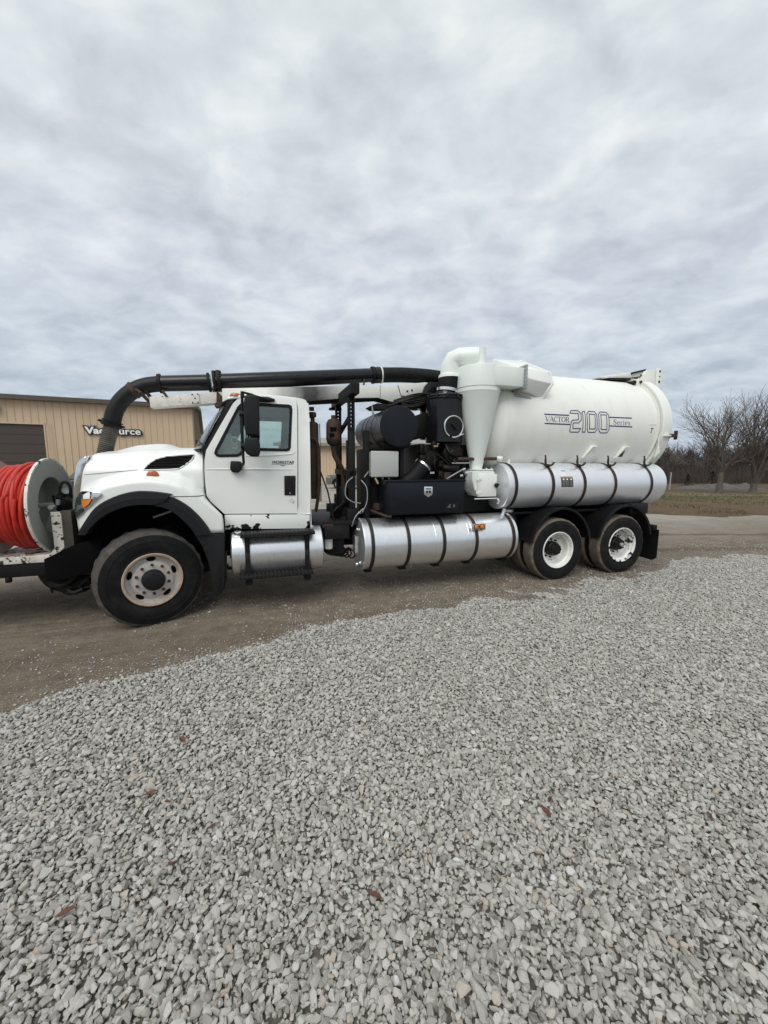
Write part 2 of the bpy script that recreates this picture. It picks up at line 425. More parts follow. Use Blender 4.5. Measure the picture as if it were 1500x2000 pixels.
def thing(name, label, cat, loc=(0, 0, 0), rz=0, group=None):
    o = bpy.data.objects.new(name, None); C.objects.link(o); o.location = loc; o.rotation_euler = (0, 0, rz); o.empty_display_size = .2
    return tag(o, label, cat, group)
def sub_empty(name, parent, loc=(0, 0, 0)):
    o = bpy.data.objects.new(name, None); C.objects.link(o); o.parent = parent; o.location = loc; o.empty_display_size = .1
    return o
def text_bm(body, size, mapf, offset=0.0, extrude=0.0, bm=None, shear=0, spacing=1.0):
    cu = bpy.data.curves.new('t', 'FONT'); cu.body = body; cu.size = size; cu.offset = offset; cu.extrude = extrude; cu.shear = shear; cu.space_character = spacing; cu.resolution_u = 4
    o = bpy.data.objects.new('t', cu); me = bpy.data.meshes.new_from_object(o)
    bm = bm or bmesh.new(); vs = [bm.verts.new(mapf(v.co)) for v in me.vertices]
    w = max((v.co.x for v in me.vertices), default=0)
    for p in me.polygons:
        try: bm.faces.new([vs[i] for i in p.vertices])
        except ValueError: pass
    bpy.data.objects.remove(o); bpy.data.curves.remove(cu); bpy.data.meshes.remove(me)
    return bm, w
# ------------------------------------------------------------------ terrain
def sstep(a, b, x):
    t = np.clip((np.asarray(x, float)-a)/(b-a), 0, 1); return t*t*(3-2*t)
def zg(x, y):
    """the lot is level; the field at the right-hand end falls away gently"""
    m = sstep(3, 11, x)
    return -(1.10*sstep(18, 42, y)+.95*sstep(42, 62, y))*m
def grid_patch(name, xs, ys, zf, mats, kind='structure', keep=None):
    xs, ys = np.asarray(xs), np.asarray(ys); X, Y = np.meshgrid(xs, ys)
    Z = zf(X, Y); n, m = X.shape
    co = np.stack([X, Y, Z], -1).reshape(-1, 3)
    F = []
    for i in range(n-1):
        for j in range(m-1):
            if keep is None or keep(.5*(X[i, j]+X[i+1, j+1]), .5*(Y[i, j]+Y[i+1, j+1])): F.append((i*m+j, i*m+j+1, (i+1)*m+j+1, (i+1)*m+j))
    me = bpy.data.meshes.new(name); me.from_pydata(co.tolist(), [], F); me.materials.append(MATS[mats])
    me.polygons.foreach_set('use_smooth', [True]*len(me.polygons))
    o = bpy.data.objects.new(name, me); C.objects.link(o); o['kind'] = kind
    return o

def ground_material():
    k = NT('lot_dirt')
    sp = k.N.new('ShaderNodeSeparateXYZ'); k.link(k.pos, sp.inputs[0])
    # run of the wheel tracks: along the truck's heading
    mp = k.N.new('ShaderNodeMapping'); mp.inputs['Rotation'].default_value = (0, 0, -.31); k.link(k.pos, mp.inputs[0])
    st = k.noise(1.0, 7, .6, (.10, 1.3, 1), vec=mp.outputs[0]); st2 = k.noise(1.0, 5, .6, (.35, 6.0, 1), vec=mp.outputs[0])
    n = k.noise(.55, 8, .6); fine = k.noise(38, 8, .75); mid = k.noise(5, 7, .65)
    dirt = k.ramp(st, [(.28, (.178, .138, .100)), (.52, (.250, .202, .150)), (.75, (.325, .272, .208))])
    dirt = k.mix(k.ramp(mid, [(.35, .55), (.62, 0.0)]), dirt, (.085, .068, .053))
    dirt = k.mix(k.ramp(st2, [(.50, 0.0), (.72, .45)]), dirt, (.25, .22, .185))
    pale = k.ramp(n, [(.25, (.34, .315, .27)), (.75, (.43, .405, .355))])
    pale = k.mix(k.ramp(st, [(.52, 0.0), (.68, .75)]), pale, (.20, .17, .14))
    # crushed-stone lot beyond the haul road
    w = k.math('ADD', k.math('MULTIPLY', sp.outputs[0], -.31), k.math('MULTIPLY', sp.outputs[1], .95))
    w = k.math('ADD', w, k.math('MULTIPLY', k.math('SUBTRACT', n, .5), 3.0))
    f = k.ramp(k.math('MULTIPLY', k.math('SUBTRACT', w, 6.3), 1/4.0), [(0, 0.0), (1, 1.0)])
    c = k.mix(f, dirt, pale)
    # two damp wheel ruts on the haul road behind the tail
    for yy, wd in ((8.45, .16), (10.3, .12)):
        q = k.math('ADD', sp.outputs[1], k.math('MULTIPLY', k.math('SUBTRACT', n, .5), .9))
        q = k.math('ABSOLUTE', k.math('SUBTRACT', q, yy)); q = k.math('ADD', q, k.math('MULTIPLY', k.math('SUBTRACT', mid, .5), .25))
        c = k.mix(k.ramp(q, [(wd*.4, .75), (wd*1.6, 0.0)]), c, (.105, .083, .066))
    # scattered chips of limestone
    vo = k.N.new('ShaderNodeTexVoronoi'); vo.inputs['Scale'].default_value = 34; k.link(k.pos, vo.inputs['Vector'])
    ch = k.math('MULTIPLY', k.ramp(vo.outputs['Distance'], [(.16, 1.0), (.27, 0.0)]), k.ramp(k.noise(2.3, 6, .7), [(.40, 0.0), (.62, .9)]))
    c = k.mix(k.ramp(k.noise(9, 8, .75), [(.56, 0.0), (.72, .5)]), c, (.36, .325, .27))
    c = k.mix(ch, c, (.40, .385, .35))
    c = k.mix(k.ramp(fine, [(.35, .45), (.60, 0.0)]), c, (.085, .071, .058))
    k.set(col=c, rough=.95, spec=.15)
    h = k.math('ADD', k.math('MULTIPLY', fine, .5), k.math('ADD', k.math('MULTIPLY', mid, 1.2), k.math('MULTIPLY', st2, 1.5)))
    k.bump(h, 1.0, .03)
    k = NT('field_grass')
    sp = k.N.new('ShaderNodeSeparateXYZ'); k.link(k.pos, sp.inputs[0])
    n = k.noise(.35, 8, .65); n2 = k.noise(2.2, 8, .7, (.35, 1, 1)); n3 = k.noise(12, 6, .7)
    # bare thawed bank next to the lot, green strip, straw-coloured field
    t = k.math('ADD', sp.outputs[1], k.math('ADD', k.math('MULTIPLY', k.math('SUBTRACT', n, .5), 7), k.math('MULTIPLY', k.math('SUBTRACT', n2, .5), 3.5)))
    t = k.math('ADD', t, k.math('MULTIPLY', sp.outputs[0], .14))
    c = k.ramp(k.math('MULTIPLY', k.math('SUBTRACT', t, 15), 1/45), [(0, (.115, .078, .050)), (.13, (.135, .095, .060)), (.17, (.110, .098, .050)), (.28, (.104, .096, .050)), (.36, (.20, .165, .088)), (.55, (.205, .170, .098)), (.62, (.13, .100, .070)), (1, (.10, .078, .058))])
    c = k.mix(k.ramp(n2, [(.36, .6), (.56, 0.0)]), c, (.075, .052, .036))
    c = k.mix(k.ramp(n3, [(.5, 0.0), (.75, .5)]), c, (.20, .17, .10))
    k.set(col=c, rough=.97, spec=.1); k.bump(k.math('ADD', n3, n2), .6, .03)
    k = NT('gravel_base')
    n = k.noise(1.6, 7, .65); f = k.noise(45, 8, .75)
    c = k.ramp(n, [(.3, (.15, .135, .112)), (.7, (.21, .195, .17))])  # gap tone set near the shadow colour between the stones
    c = k.mix(k.ramp(f, [(.35, .6), (.62, 0.0)]), c, (.05, .043, .035))
    k.set(col=c, rough=.97, spec=.1); k.bump(f, .8, .012)
ground_material()
xs = np.concatenate([np.linspace(-900, -60, 12), np.linspace(-50, 120, 58), np.linspace(140, 900, 10)])
ys = np.concatenate([np.linspace(-200, -20, 6), np.linspace(-15, 75, 46), np.linspace(85, 1500, 14)])
ground = grid_patch('ground', xs, ys, lambda X, Y: zg(X, Y)-np.where(Y > 16, .02, 0)*sstep(3, 11, X), 'lot_dirt')
# grass field with a ragged near edge
def edge_y(x): return 14.0 - .03*(min(x, 60)-12) + .9*mnoise.fractal((float(x)*.45, 3.0, 0), 1.0, 2.0, 6)
xs = np.concatenate([np.linspace(5.5, 40, 420), np.linspace(42, 140, 40), np.linspace(150, 900, 16)])
ts = np.concatenate([[0, .02, .05, .1, .2, .35, .5], np.linspace(.8, 30, 36), np.linspace(34, 90, 20), [140, 250, 500, 1400]])
me = bpy.data.meshes.new('grass_field'); co = []; F = []
for i, t in enumerate(ts):
    for j, x in enumerate(xs):
        y = edge_y(x)+t if t < 90 else 14+t
        y2 = 14+t if t > 40 else edge_y(x)*(1-t/40)+14*t/40+t
        berm = (.10*math.exp(-((t-1.6)/1.3)**2)*(1+.5*math.sin(x*1.3)) + .05*mnoise.noise((x*1.2, y2*.9, 0)))*(1-math.exp(-t/.6))
        co.append((x, y2, float(zg(x, y2)) + (.003 if t == 0 else .003+.012*min(1, t/.5)) + (berm if t < 60 else 0)))
n = len(xs)
for i in range(len(ts)-1):
    for j in range(n-1): F.append((i*n+j, i*n+j+1, (i+1)*n+j+1, (i+1)*n+j))
me.from_pydata(co, [], F); me.materials.append(MATS['field_grass']); me.polygons.foreach_set('use_smooth', [True]*len(me.polygons))
field = bpy.data.objects.new('grass_field', me); C.objects.link(field); field['kind'] = 'structure'
# dead grass blades on the bank and the field: uncountable
gv, gf = [], []
r_ = np.random.RandomState(5)
for i in range(9000):
    y = 14.2+24*r_.rand()**1.7; x = 6+ (y*1.15-6+4)*r_.rand()
    if y < edge_y(x)+.1 or mnoise.noise((x*.5, y*.4, 3)) < -.15: continue
    z = float(zg(x, y))+.02; h = .05+.11*r_.rand(); a = r_.rand()*6.28; w = .012+.012*r_.rand(); l = .06*r_.randn(2)
    b = len(gv); gv += [(x-w*math.cos(a), y-w*math.sin(a), z), (x+w*math.cos(a), y+w*math.sin(a), z), (x+l[0], y+l[1], z+h)]; gf.append((b, b+1, b+2))
me = bpy.data.meshes.new('grass_blades'); me.from_pydata(gv, [], gf)
k = NT('straw'); k.set(col=k.ramp(k.noise(.9, 6, .7), [(.35, (.10, .072, .042)), (.5, (.085, .088, .036)), (.62, (.20, .165, .09))]), rough=.95)
me.materials.append(MATS['straw'])
o = bpy.data.objects.new('grass', me); C.objects.link(o); o['kind'] = 'stuff'; tag(o, 'short dead and green grass growing on the bank and field', 'grass')

# ------------------------------------------------------------------ gravel
GB = np.array([(-4.6, -1.2), (-4.0, .6), (-3.26, 2.1), (-2.94, 2.72), (-2.71, 2.91), (-2.29, 3.22), (-1.77, 3.58), (-1.23, 3.8), (-1.01, 4.13), (-.67, 4.34), (-.31, 4.45), (.07, 4.66), (.49, 4.98), (1.09, 5.16), (1.9, 5.30), (2.66, 5.46), (3.33, 5.95), (4.64, 6.56), (5.5, 7.15), (6.76, 7.61), (8.02, 7.84), (10.79, 8.33), (16, 8.9)])
def gb(x): return np.interp(x, GB[:, 0], GB[:, 1])
def gravel_bed():
    xs = np.concatenate([np.linspace(-4.6, 16, 260)]); co, F = [], []
    ts = [0, .25, .6, 1.2, 2.5, 4.5, 7, 11, 16]
    for i, t in enumerate(ts):
        for x in xs:
            e = gb(x)-.12 + .10*mnoise.noise((x*1.7, 0, 0)) + .05*mnoise.noise((x*6, 1, 0))
            y = e-t if i else e
            if i == len(ts)-1: y = -8
            y = max(y, -8+.01*(len(ts)-i))
            z = .004 if i == 0 else .008
            co.append((x, y, z))
    n = len(xs)
    for i in range(len(ts)-1):
        for j in range(n-1): F.append((i*n+j, (i+1)*n+j, (i+1)*n+j+1, i*n+j+1))
    me = bpy.data.meshes.new('gravel_bed'); me.from_pydata(co, [], F); me.materials.append(MATS['gravel_base'])
    o = bpy.data.objects.new('gravel_bed', me); C.objects.link(o); o['kind'] = 'structure'
    return o
bed = gravel_bed()
ROCKS = []
for i in range(26):
    r = np.random.RandomState(100+i); bm = NB()
    ex = Vector((1, .60+.32*r.rand(), .42+.30*r.rand()))
    for j in range(11+r.randint(7)):
        d = Vector(r.randn(3)).normalized(); bm.verts.new(Vector((d.x*ex.x, d.y*ex.y, d.z*ex.z))*.5*(.86+.22*r.rand()))
    res = bmesh.ops.convex_hull(bm, input=bm.verts[:])
    bmesh.ops.delete(bm, geom=[g for g in res['geom_unused'] if isinstance(g, bmesh.types.BMVert)], context='VERTS')
    bmesh.ops.dissolve_limit(bm, angle_limit=math.radians(18), verts=bm.verts[:], edges=bm.edges[:])
    try: bmesh.ops.bevel(bm, geom=bm.edges[:], offset=.022, segments=1, profile=.5, affect='EDGES', clamp_overlap=True)
    except Exception: pass
    me = mesh_from('rock', bm, 'limestone', smooth=24); ROCKS.append(me)
def scatter(seed, sp, mean, zr, edge):
    r = np.random.RandomState(seed)
    gx = np.arange(-4.8, 11.5, sp); gy = np.arange(.35, 9.6, sp)
    X, Y = np.meshgrid(gx, gy); X = X.ravel()+sp*.5*(r.rand(X.size)-.5)*2; Y = Y.ravel()+sp*.5*(r.rand(Y.size)-.5)*2
    ok = np.abs(X) < 1.0*(Y+.24)+.9
    X, Y = X[ok], Y[ok]
    d = gb(X)-Y                                   # > 0 inside the gravel
    ok = d > -2.6; X, Y, d = X[ok], Y[ok], d[ok]
    near = np.abs(d) < 3
    ns = np.zeros(X.size); ns2 = np.zeros(X.size)
    for i in np.nonzero(near)[0]:
        ns[i] = mnoise.fractal((X[i]*1.3, Y[i]*1.3, 0), 1.0, 2.0, 4); ns2[i] = mnoise.noise((X[i]*4.5, Y[i]*4.5, 7))
    wv = 1+.9*np.clip((X-.3)/2, 0, 1); dd = d+(.24*ns+.10*ns2)*wv
    dens = np.where(dd > .12, 1.0, np.where(dd > -.10, .25+.75*(dd+.10)/.22, .0))
    if edge:
        tail = np.exp(-np.maximum(-dd, 0)/(.30*wv))*.26 + .055*np.clip(ns+.45, 0, 1)
        dens = np.maximum(dens, tail*(dd <= .12))
    thin = np.clip(.5+.9*ns+.5*ns2, 0, 1)          # thin places just behind the edge where dirt shows
    dens = np.where((dd > .1) & (dd < .8), dens*(1-.35*(1-thin)*(1-dd/.8)), dens)
    keep = r.rand(X.size) < dens*.95
    X, Y, dd = X[keep], Y[keep], dd[keep]; n = X.size
    s = np.clip(mean*np.exp(.25*r.randn(n)), .015, .070)
    s = np.where(dd < .0, s*(.30+.45*r.rand(n)**2), s)
    rot = np.stack([np.where(r.rand(n) < .22, r.randn(n)*.9, r.randn(n)*.34), np.where(r.rand(n) < .18, r.randn(n)*.8, r.randn(n)*.28), r.rand(n)*6.283], -1)
    Z = .005 + np.where(dd > .1, zr[0]+r.rand(n)*zr[1], 0) + s*.08
    sc = np.stack([s, s*(.85+.3*r.rand(n)), s*(.80+.4*r.rand(n))], -1)
    return np.stack([X, Y, Z], -1), rot, sc, r.randint(0, len(ROCKS), n), s
_a = scatter(11, .0240, .0376, (.006, .020), True); _b = scatter(12, .0190, .0275, (0, .013), True)
def loose(seed, n):
    r = np.random.RandomState(seed); y = 3+11.0*r.rand(n); x = -13+30*r.rand(n)
    ok = (gb(x)-y < -.2) & (np.abs(x) < 1.02*y+1.5); x, y = x[ok], y[ok]
    q = np.array([mnoise.fractal((a*.5, b*1.1, 5), 1.0, 2.0, 4) for a, b in zip(x, y)]); ok = r.rand(x.size) < np.clip(.35+.9*q, .04, 1); x, y = x[ok], y[ok]; m = x.size
    s = .007+.022*r.rand(m)**3; rot = np.stack([r.randn(m)*.4, r.randn(m)*.4, r.rand(m)*6.283], -1)
    return np.stack([x, y, s*.15], -1), rot, np.stack([s, s, s*.9], -1), r.randint(0, len(ROCKS), m), s
P, RT, SC, IX, SZ = [np.concatenate(q) for q in zip(_a, _b, loose(13, 26000))]
dep = P[:, 1]*math.cos(PITCH)+(CAM_H-P[:, 2])*math.sin(PITCH)
px = P[:, 0]/dep; py = (P[:, 1]*math.sin(PITCH)-(CAM_H-P[:, 2])*math.cos(PITCH))/dep
app = np.where((np.abs(px) < 1.0) & (py > -1.333), SZ/dep, 0)
big = np.argsort(-app)[:300]
for i in big:
    o = inst('stone', ROCKS[IX[i]], bed, P[i], tuple(RT[i]), tuple(SC[i]))
rest = np.ones(len(P), bool); rest[big] = False
def stones_stuff(name, P, RT, SC, IX):
    me = bpy.data.meshes.new(name); me.from_pydata(P.tolist(), [], [])
    for nm, ty, data, key in (('rot', 'FLOAT_VECTOR', RT, 'vector'), ('scl', 'FLOAT_VECTOR', SC, 'vector'), ('idx', 'INT', IX, 'value')):
        a = me.attributes.new(nm, ty, 'POINT'); a.data.foreach_set(key, np.ascontiguousarray(data, dtype=np.int32 if ty == 'INT' else np.float32).ravel())
    o = bpy.data.objects.new(name, me); C.objects.link(o)
    col = bpy.data.collections.new('rock_shapes')
    for i, m in enumerate(ROCKS):
        q = bpy.data.objects.new('rock_shape_%02d' % i, m); col.objects.link(q)
    ng = bpy.data.node_groups.new('gravel', 'GeometryNodeTree')
    ng.interface.new_socket('Geometry', in_out='INPUT', socket_type='NodeSocketGeometry'); ng.interface.new_socket('Geometry', in_out='OUTPUT', socket_type='NodeSocketGeometry')
    N, L = ng.nodes, ng.links
    gi = N.new('NodeGroupInput'); go = N.new('NodeGroupOutput'); iop = N.new('GeometryNodeInstanceOnPoints'); ci = N.new('GeometryNodeCollectionInfo')
    ci.inputs['Collection'].default_value = col; ci.inputs['Separate Children'].default_value = True; ci.inputs['Reset Children'].default_value = True
    def na(nm, t):
        a = N.new('GeometryNodeInputNamedAttribute'); a.data_type = t; a.inputs['Name'].default_value = nm; return a.outputs['Attribute']
    e = N.new('FunctionNodeEulerToRotation'); L.new(na('rot', 'FLOAT_VECTOR'), e.inputs[0])
    L.new(gi.outputs[0], iop.inputs['Points']); L.new(ci.outputs[0], iop.inputs['Instance']); iop.inputs['Pick Instance'].default_value = True
    L.new(na('idx', 'INT'), iop.inputs['Instance Index']); L.new(e.outputs[0], iop.inputs['Rotation']); L.new(na('scl', 'FLOAT_VECTOR'), iop.inputs['Scale'])
    L.new(iop.outputs[0], go.inputs[0])
    md = o.modifiers.new('gravel', 'NODES'); md.node_group = ng
    o['kind'] = 'stuff'
    return o
g = stones_stuff('gravel', P[rest], RT[rest], SC[rest], IX[rest]); tag(g, 'loose grey limestone gravel spread over the foreground', 'gravel')
print('stones', len(P))
# a few dead leaf scraps among the stones
bm = NB()
r_ = np.random.RandomState(3)
for i in range(30):
    y = 1.2+5.5*r_.rand()**1.3; x = (r_.rand()-.5)*1.9*(y+.2)
    if y > gb(x)-.1: continue
    a = r_.rand()*6.28; l = .018+.022*r_.rand(); w = l*(.25+.3*r_.rand()); c_, s_ = math.cos(a), math.sin(a); z = .040+.006*r_.rand()
    vs = [(x+c_*p*l-s_*q*w, y+s_*p*l+c_*q*w, z+h) for p, q, h in ((-1, 0, 0), (-.3, .9, .004), (.5, .7, .008), (1, 0, .002), (.4, -.8, .010), (-.4, -.7, .003), (0, 0, -.004))]
    faces_from(bm, vs, [(0, 6, 1), (1, 6, 2), (2, 6, 3), (3, 6, 4), (4, 6, 5), (5, 6, 0)])
o = obj('leaf_litter', bm, 'leaf_brown', kind='stuff'); tag(o, 'small scraps of dead brown leaf lying among the gravel', 'leaf litter')

# ------------------------------------------------------------------ metal buildings
def frame2(org, yaw):
    m = Matrix.Translation(Vector((org[0], org[1], 0))) @ Matrix.Rotation(yaw, 4, 'Z'); return m
def siding_mesh(h, z0=0, w=.3048):
    """one ribbed steel panel: flat pan and a raised rib at its right edge; local x along the wall, -y outwards"""
    bm = NB()
    prof = [(0, 0), (w-.055, 0), (w-.038, -.028), (w-.016, -.028), (w, 0)]
    prof += [(w, .02), (0, .02)]
    add_prism(bm, prof, 'z', z0, h)
    return mesh_from('siding_panel', bm, 'siding', smooth=0)
A1 = (-18.83, 19.36); YAW1 = math.radians(24.28)
b1 = thing('metal_building', 'tan ribbed metal building with dark roof trim and a brown overhead door', 'building', (A1[0], A1[1], 0), YAW1)
W1, X0, X1, D1 = .3048, -9.0, 8.42, 25.0
full = siding_mesh(4.98); above = siding_mesh(4.98, 3.83)
n = int((X1-X0)/W1); X0 = X1-n*W1
DX0, DX1 = -2.2, 1.56
for i in range(n):
    x = X0+i*W1
    inst('siding_panel', above if DX0-.2 < x < DX1-.1 else full, b1, (x, 0, 0))
bm = NB(); add_box(bm, (DX0, .06, 0), (DX1, .10, 3.80))
for k_ in range(1, 8): add_box(bm, (DX0+.02, .045, k_*.47), (DX1-.02, .058, k_*.47+.03))
obj('overhead_door', bm, 'door_brown', b1)
bm = NB(); add_box(bm, (DX0-.12, -.035, 0), (DX0-.002, .05, 3.9)); add_box(bm, (DX1+.002, -.035, 0), (DX1+.06, .05, 3.9)); add_box(bm, (DX1+.0605, .0, 0), (DX1+.45, .05, 3.83)); add_box(bm, (DX0-.001, -.035, 3.801), (DX1+.001, .05, 3.86))
obj('door_frame', bm, 'siding', b1)
# inner shell (hidden backing), end walls with the gable
bm = NB(); add_box(bm, (X0, .13, 0), (X1-.02, .16, 4.9)); obj('backing', bm, 'dark_void', b1, smooth=0)
gab = [(0.0, 0), (D1, 0), (D1, 5.05), (D1/2, 6.3), (0.0, 5.05)]
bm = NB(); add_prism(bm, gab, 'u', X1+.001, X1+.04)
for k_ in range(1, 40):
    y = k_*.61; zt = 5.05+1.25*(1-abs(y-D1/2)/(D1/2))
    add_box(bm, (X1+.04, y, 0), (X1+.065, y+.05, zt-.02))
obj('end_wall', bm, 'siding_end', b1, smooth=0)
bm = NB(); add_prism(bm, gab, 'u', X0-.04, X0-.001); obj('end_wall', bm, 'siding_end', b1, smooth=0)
bm = NB(); add_prism(bm, [(-.35, 5.12), (D1/2, 6.42), (D1+.35, 5.12), (D1+.35, 5.06), (D1/2, 6.36), (-.35, 5.06)], 'u', X0-.3, X1+.3)
obj('roof', bm, 'roof_metal', b1, smooth=0)
bm = NB(); add_box(bm, (X0-.3, -.36, 4.97), (X1+.3, -.30, 5.19)); add_box(bm, (X0-.3, -.30, 4.97), (X1+.3, -.03, 5.0))
add_prism(bm, [(-.36, 5.0), (-.36, 5.20), (D1/2, 6.50), (D1+.36, 5.20), (D1+.36, 5.0), (D1/2, 6.30)], 'u', X1+.302, X1+.34)
obj('roof_trim', bm, 'brown_trim', b1, smooth=0)
bm = NB(); add_prism(bm, [(X1+.07, 3.30), (X1+.9, 3.05), (X1+.9, 2.95), (X1+.07, 2.95)], 'v', 1.5, 3.4); obj('awning', bm, 'brown_trim', b1, smooth=0)
bm = NB(); add_box(bm, (-.35, -.20, 4.42), (-.05, -.03, 4.62)); add_box(bm, (-.28, -.30, 4.40), (-.12, -.20, 4.5)); obj('wall_light', bm, 'dark_void', b1, bev=.02)
bm = NB(); add_box(bm, (X0-.1, -.10, -.05), (X1+.1, .10, .16)); obj('footing', bm, 'concrete', b1)
# sign on the wall
sg = thing('wall_sign', 'white VacSource letters with dark outline on the tan wall', 'sign', (A1[0], A1[1], 0), YAW1)
k = NT('sign_white'); k.set(col=(.86, .86, .84), rough=.4)
k = NT('sign_dark'); k.set(col=(.045, .045, .05), rough=.5)
SX, SZ0, SS = 3.32, 3.42, .485
def word(body, x, off, y0, y1, size=SS):
    bm, w = text_bm(body, size, lambda c: Vector((x+c.x*1.17, y0, SZ0+c.z+c.y)), off)
    ext = bmesh.ops.extrude_face_region(bm, geom=bm.faces[:]); 
    for v in ext['geom']:
        if isinstance(v, bmesh.types.BMVert): v.co.y = y1
    return bm, w*1.17
bm, w1 = word('Vac', SX, .018, -.135, -.09); bm2, w2 = word('Source', SX+w1+.05, .008, -.135, -.09)
obj('letters', bm, 'sign_white', sg, smooth=0); obj('letters', bm2, 'sign_white', sg, smooth=0)
bm, _ = word('Vac', SX, .085, -.088, -.06); bm2, _ = word('Source', SX+w1+.05, .075, -.088, -.0605)
obj('letter_backing', bm, 'sign_dark', sg, smooth=0); obj('letter_backing', bm2, 'sign_dark', sg, smooth=0)
print('sign width', w1+w2+.05)
bm = NB(); add_box(bm, (SX+.1, -.06, SZ0+.10), (SX+w1+w2-.1, -.03, SZ0+.13)); obj('mounting_rail', bm, 'sign_dark', sg)

# long low building further back
b2 = thing('metal_building', 'long low tan metal building with grey roof behind the engine bay', 'building', (-9.5, 35.2, 0), math.radians(2))
s2 = siding_mesh(3.45); n2 = 84
for i in range(n2):
    x = i*W1
    if 2.62 < x < 3.45: continue
    inst('siding_panel', s2, b2, (x, 0, 0))
L2 = n2*W1
bm = NB(); add_box(bm, (0, .13, 0), (L2, .16, 3.4)); obj('backing', bm, 'siding_end', b2, smooth=0)
bm = NB(); add_prism(bm, [(-.5, 3.62), (7, 4.6), (14.5, 3.62), (14.5, 3.55), (7, 4.5), (-.5, 3.55)], 'u', -.4, L2+.4); obj('roof', bm, 'roof_grey', b2, smooth=0)
bm = NB(); add_box(bm, (-.4, -.56, 3.40), (L2+.4, -.502, 3.66)); add_box(bm, (-.4, -.50, 3.40), (L2+.4, -.04, 3.43)); obj('roof_trim', bm, 'roof_grey', b2, smooth=0)
bm = NB(); add_box(bm, (2.75, -.02, 0), (3.66, .05, 2.45)); dr = obj('walk_door', bm, 'siding', b2, label='tan walk-in door with a small white pane')
bm = NB(); add_box(bm, (2.95, -.035, 1.15), (3.25, -.022, 1.75)); obj('pane', bm, 'paper_white', dr)
bm = NB(); add_box(bm, (2.70, -.04, 0), (2.748, .02, 2.5)); add_box(bm, (3.662, -.04, 0), (3.71, .02, 2.5)); add_box(bm, (2.70, -.04, 2.452), (3.71, .02, 2.5)); obj('door_frame', bm, 'brown_trim', b2)
bm = NB(); add_box(bm, (2.743, -.01, 2.5), (3.66, .05, 3.42)); obj('siding_panel', bm, 'siding', b2)
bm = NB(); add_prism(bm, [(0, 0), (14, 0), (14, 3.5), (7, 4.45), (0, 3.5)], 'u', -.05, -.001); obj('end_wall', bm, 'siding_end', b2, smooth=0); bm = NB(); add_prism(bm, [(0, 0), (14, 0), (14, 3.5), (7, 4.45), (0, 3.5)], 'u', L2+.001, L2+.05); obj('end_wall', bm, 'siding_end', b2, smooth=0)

# ------------------------------------------------------------------ bare trees
def tree_bms(seed, height, spread, trunk_r, fork=.18, stems=4, levels=5, twig=.006, upright=.5, seg0=6, kids=(3, 5)):
    r = random.Random(seed); tb, cb = NB(), NB()
    def grow(p, d, L, r0, lev, bm):
        n = 5 if lev < 2 else 3
        pts = [p.copy()]; rs = [r0]; dd = d.copy()
        for i in range(n):
            dd = (dd + Vector((r.gauss(0, .13), r.gauss(0, .13), r.gauss(0, .07)+.05*upright))).normalized()
            pts.append(pts[-1]+dd*(L/n)); rs.append(max(twig, r0*(1-.55*(i+1)/n)))
        add_tube(bm, pts, rs, seg0 if lev == 0 else (5 if lev < 3 else 3), cap=False)
        if lev >= levels: return
        k = r.randint(*kids) if lev < 3 else r.randint(kids[0]-1, kids[1]-1)
        for j in range(k):
            t = .25+.75*(j+r.random()*.8)/k; t = min(t, .99); i = int(t*n); f = t*n-i
            q = pts[i].lerp(pts[min(i+1, n)], f); ax = (pts[min(i+1, n)]-pts[i]).normalized()
            az = r.random()*6.283; a, b = frame_for(ax); tilt = math.radians(r.uniform(24, 52))
            nd = (ax*math.cos(tilt)+(a*math.cos(az)+b*math.sin(az))*math.sin(tilt))
            nd = (nd+Vector((0, 0, .22*upright))).normalized()
            grow(q, nd, L*r.uniform(.45, .72), max(twig, rs[i]*r.uniform(.42, .62)), lev+1, cb)
        nd = (dd+Vector((r.gauss(0, .2), r.gauss(0, .2), .1))).normalized()
        grow(pts[-1], nd, L*r.uniform(.6, .75), rs[-1], lev+1, cb)
    # trunk with a flare, then the main stems
    fz = height*fork
    tp = [Vector((0, 0, -.15)), Vector((0, 0, .1)), Vector((.02, .01, fz*.35)), Vector((.03, .0, fz*.7)), Vector((.02, 0, fz))]
    add_tube(tb, tp, [trunk_r*1.7, trunk_r*1.3, trunk_r, trunk_r*.92, trunk_r*.9], 10, cap=False)
    for s in range(stems):
        az = 6.283*s/stems+r.uniform(-.4, .4); tl = math.radians(spread*r.uniform(.35, 1.0) if s else spread*.15)
        grow(tp[-1]-Vector((0, 0, .05+.25*r.random()*fz*.6)), Vector((math.cos(az)*math.sin(tl), math.sin(az)*math.sin(tl), math.cos(tl))), (height-fz)*r.uniform(.40, .50), trunk_r*r.uniform(.48, .66), 1, cb)
    return tb, cb
def add_tree(seed, loc, label, **k):
    tb, cb = tree_bms(seed, **k); t = thing('bare_tree', label, 'tree', loc)
    obj('trunk', tb, 'bark', t, recalc=False); obj('crown', cb, 'bark', t, recalc=False); return t
add_tree(21, (33.2, 38.0, float(zg(33.2, 38))), 'leafless tree with single straight trunk and rounded open crown beyond the tank', height=10.4, spread=36, trunk_r=.24, fork=.20, stems=6, levels=4, twig=.011, upright=.75, kids=(4, 6))
add_tree(8, (35.9, 37.3, float(zg(35.9, 37.3))), 'leafless tree at the edge of the picture with several trunks rising from low fork', height=10.4, spread=36, trunk_r=.30, fork=.10, stems=8, levels=4, twig=.011, upright=.95, kids=(4, 6))
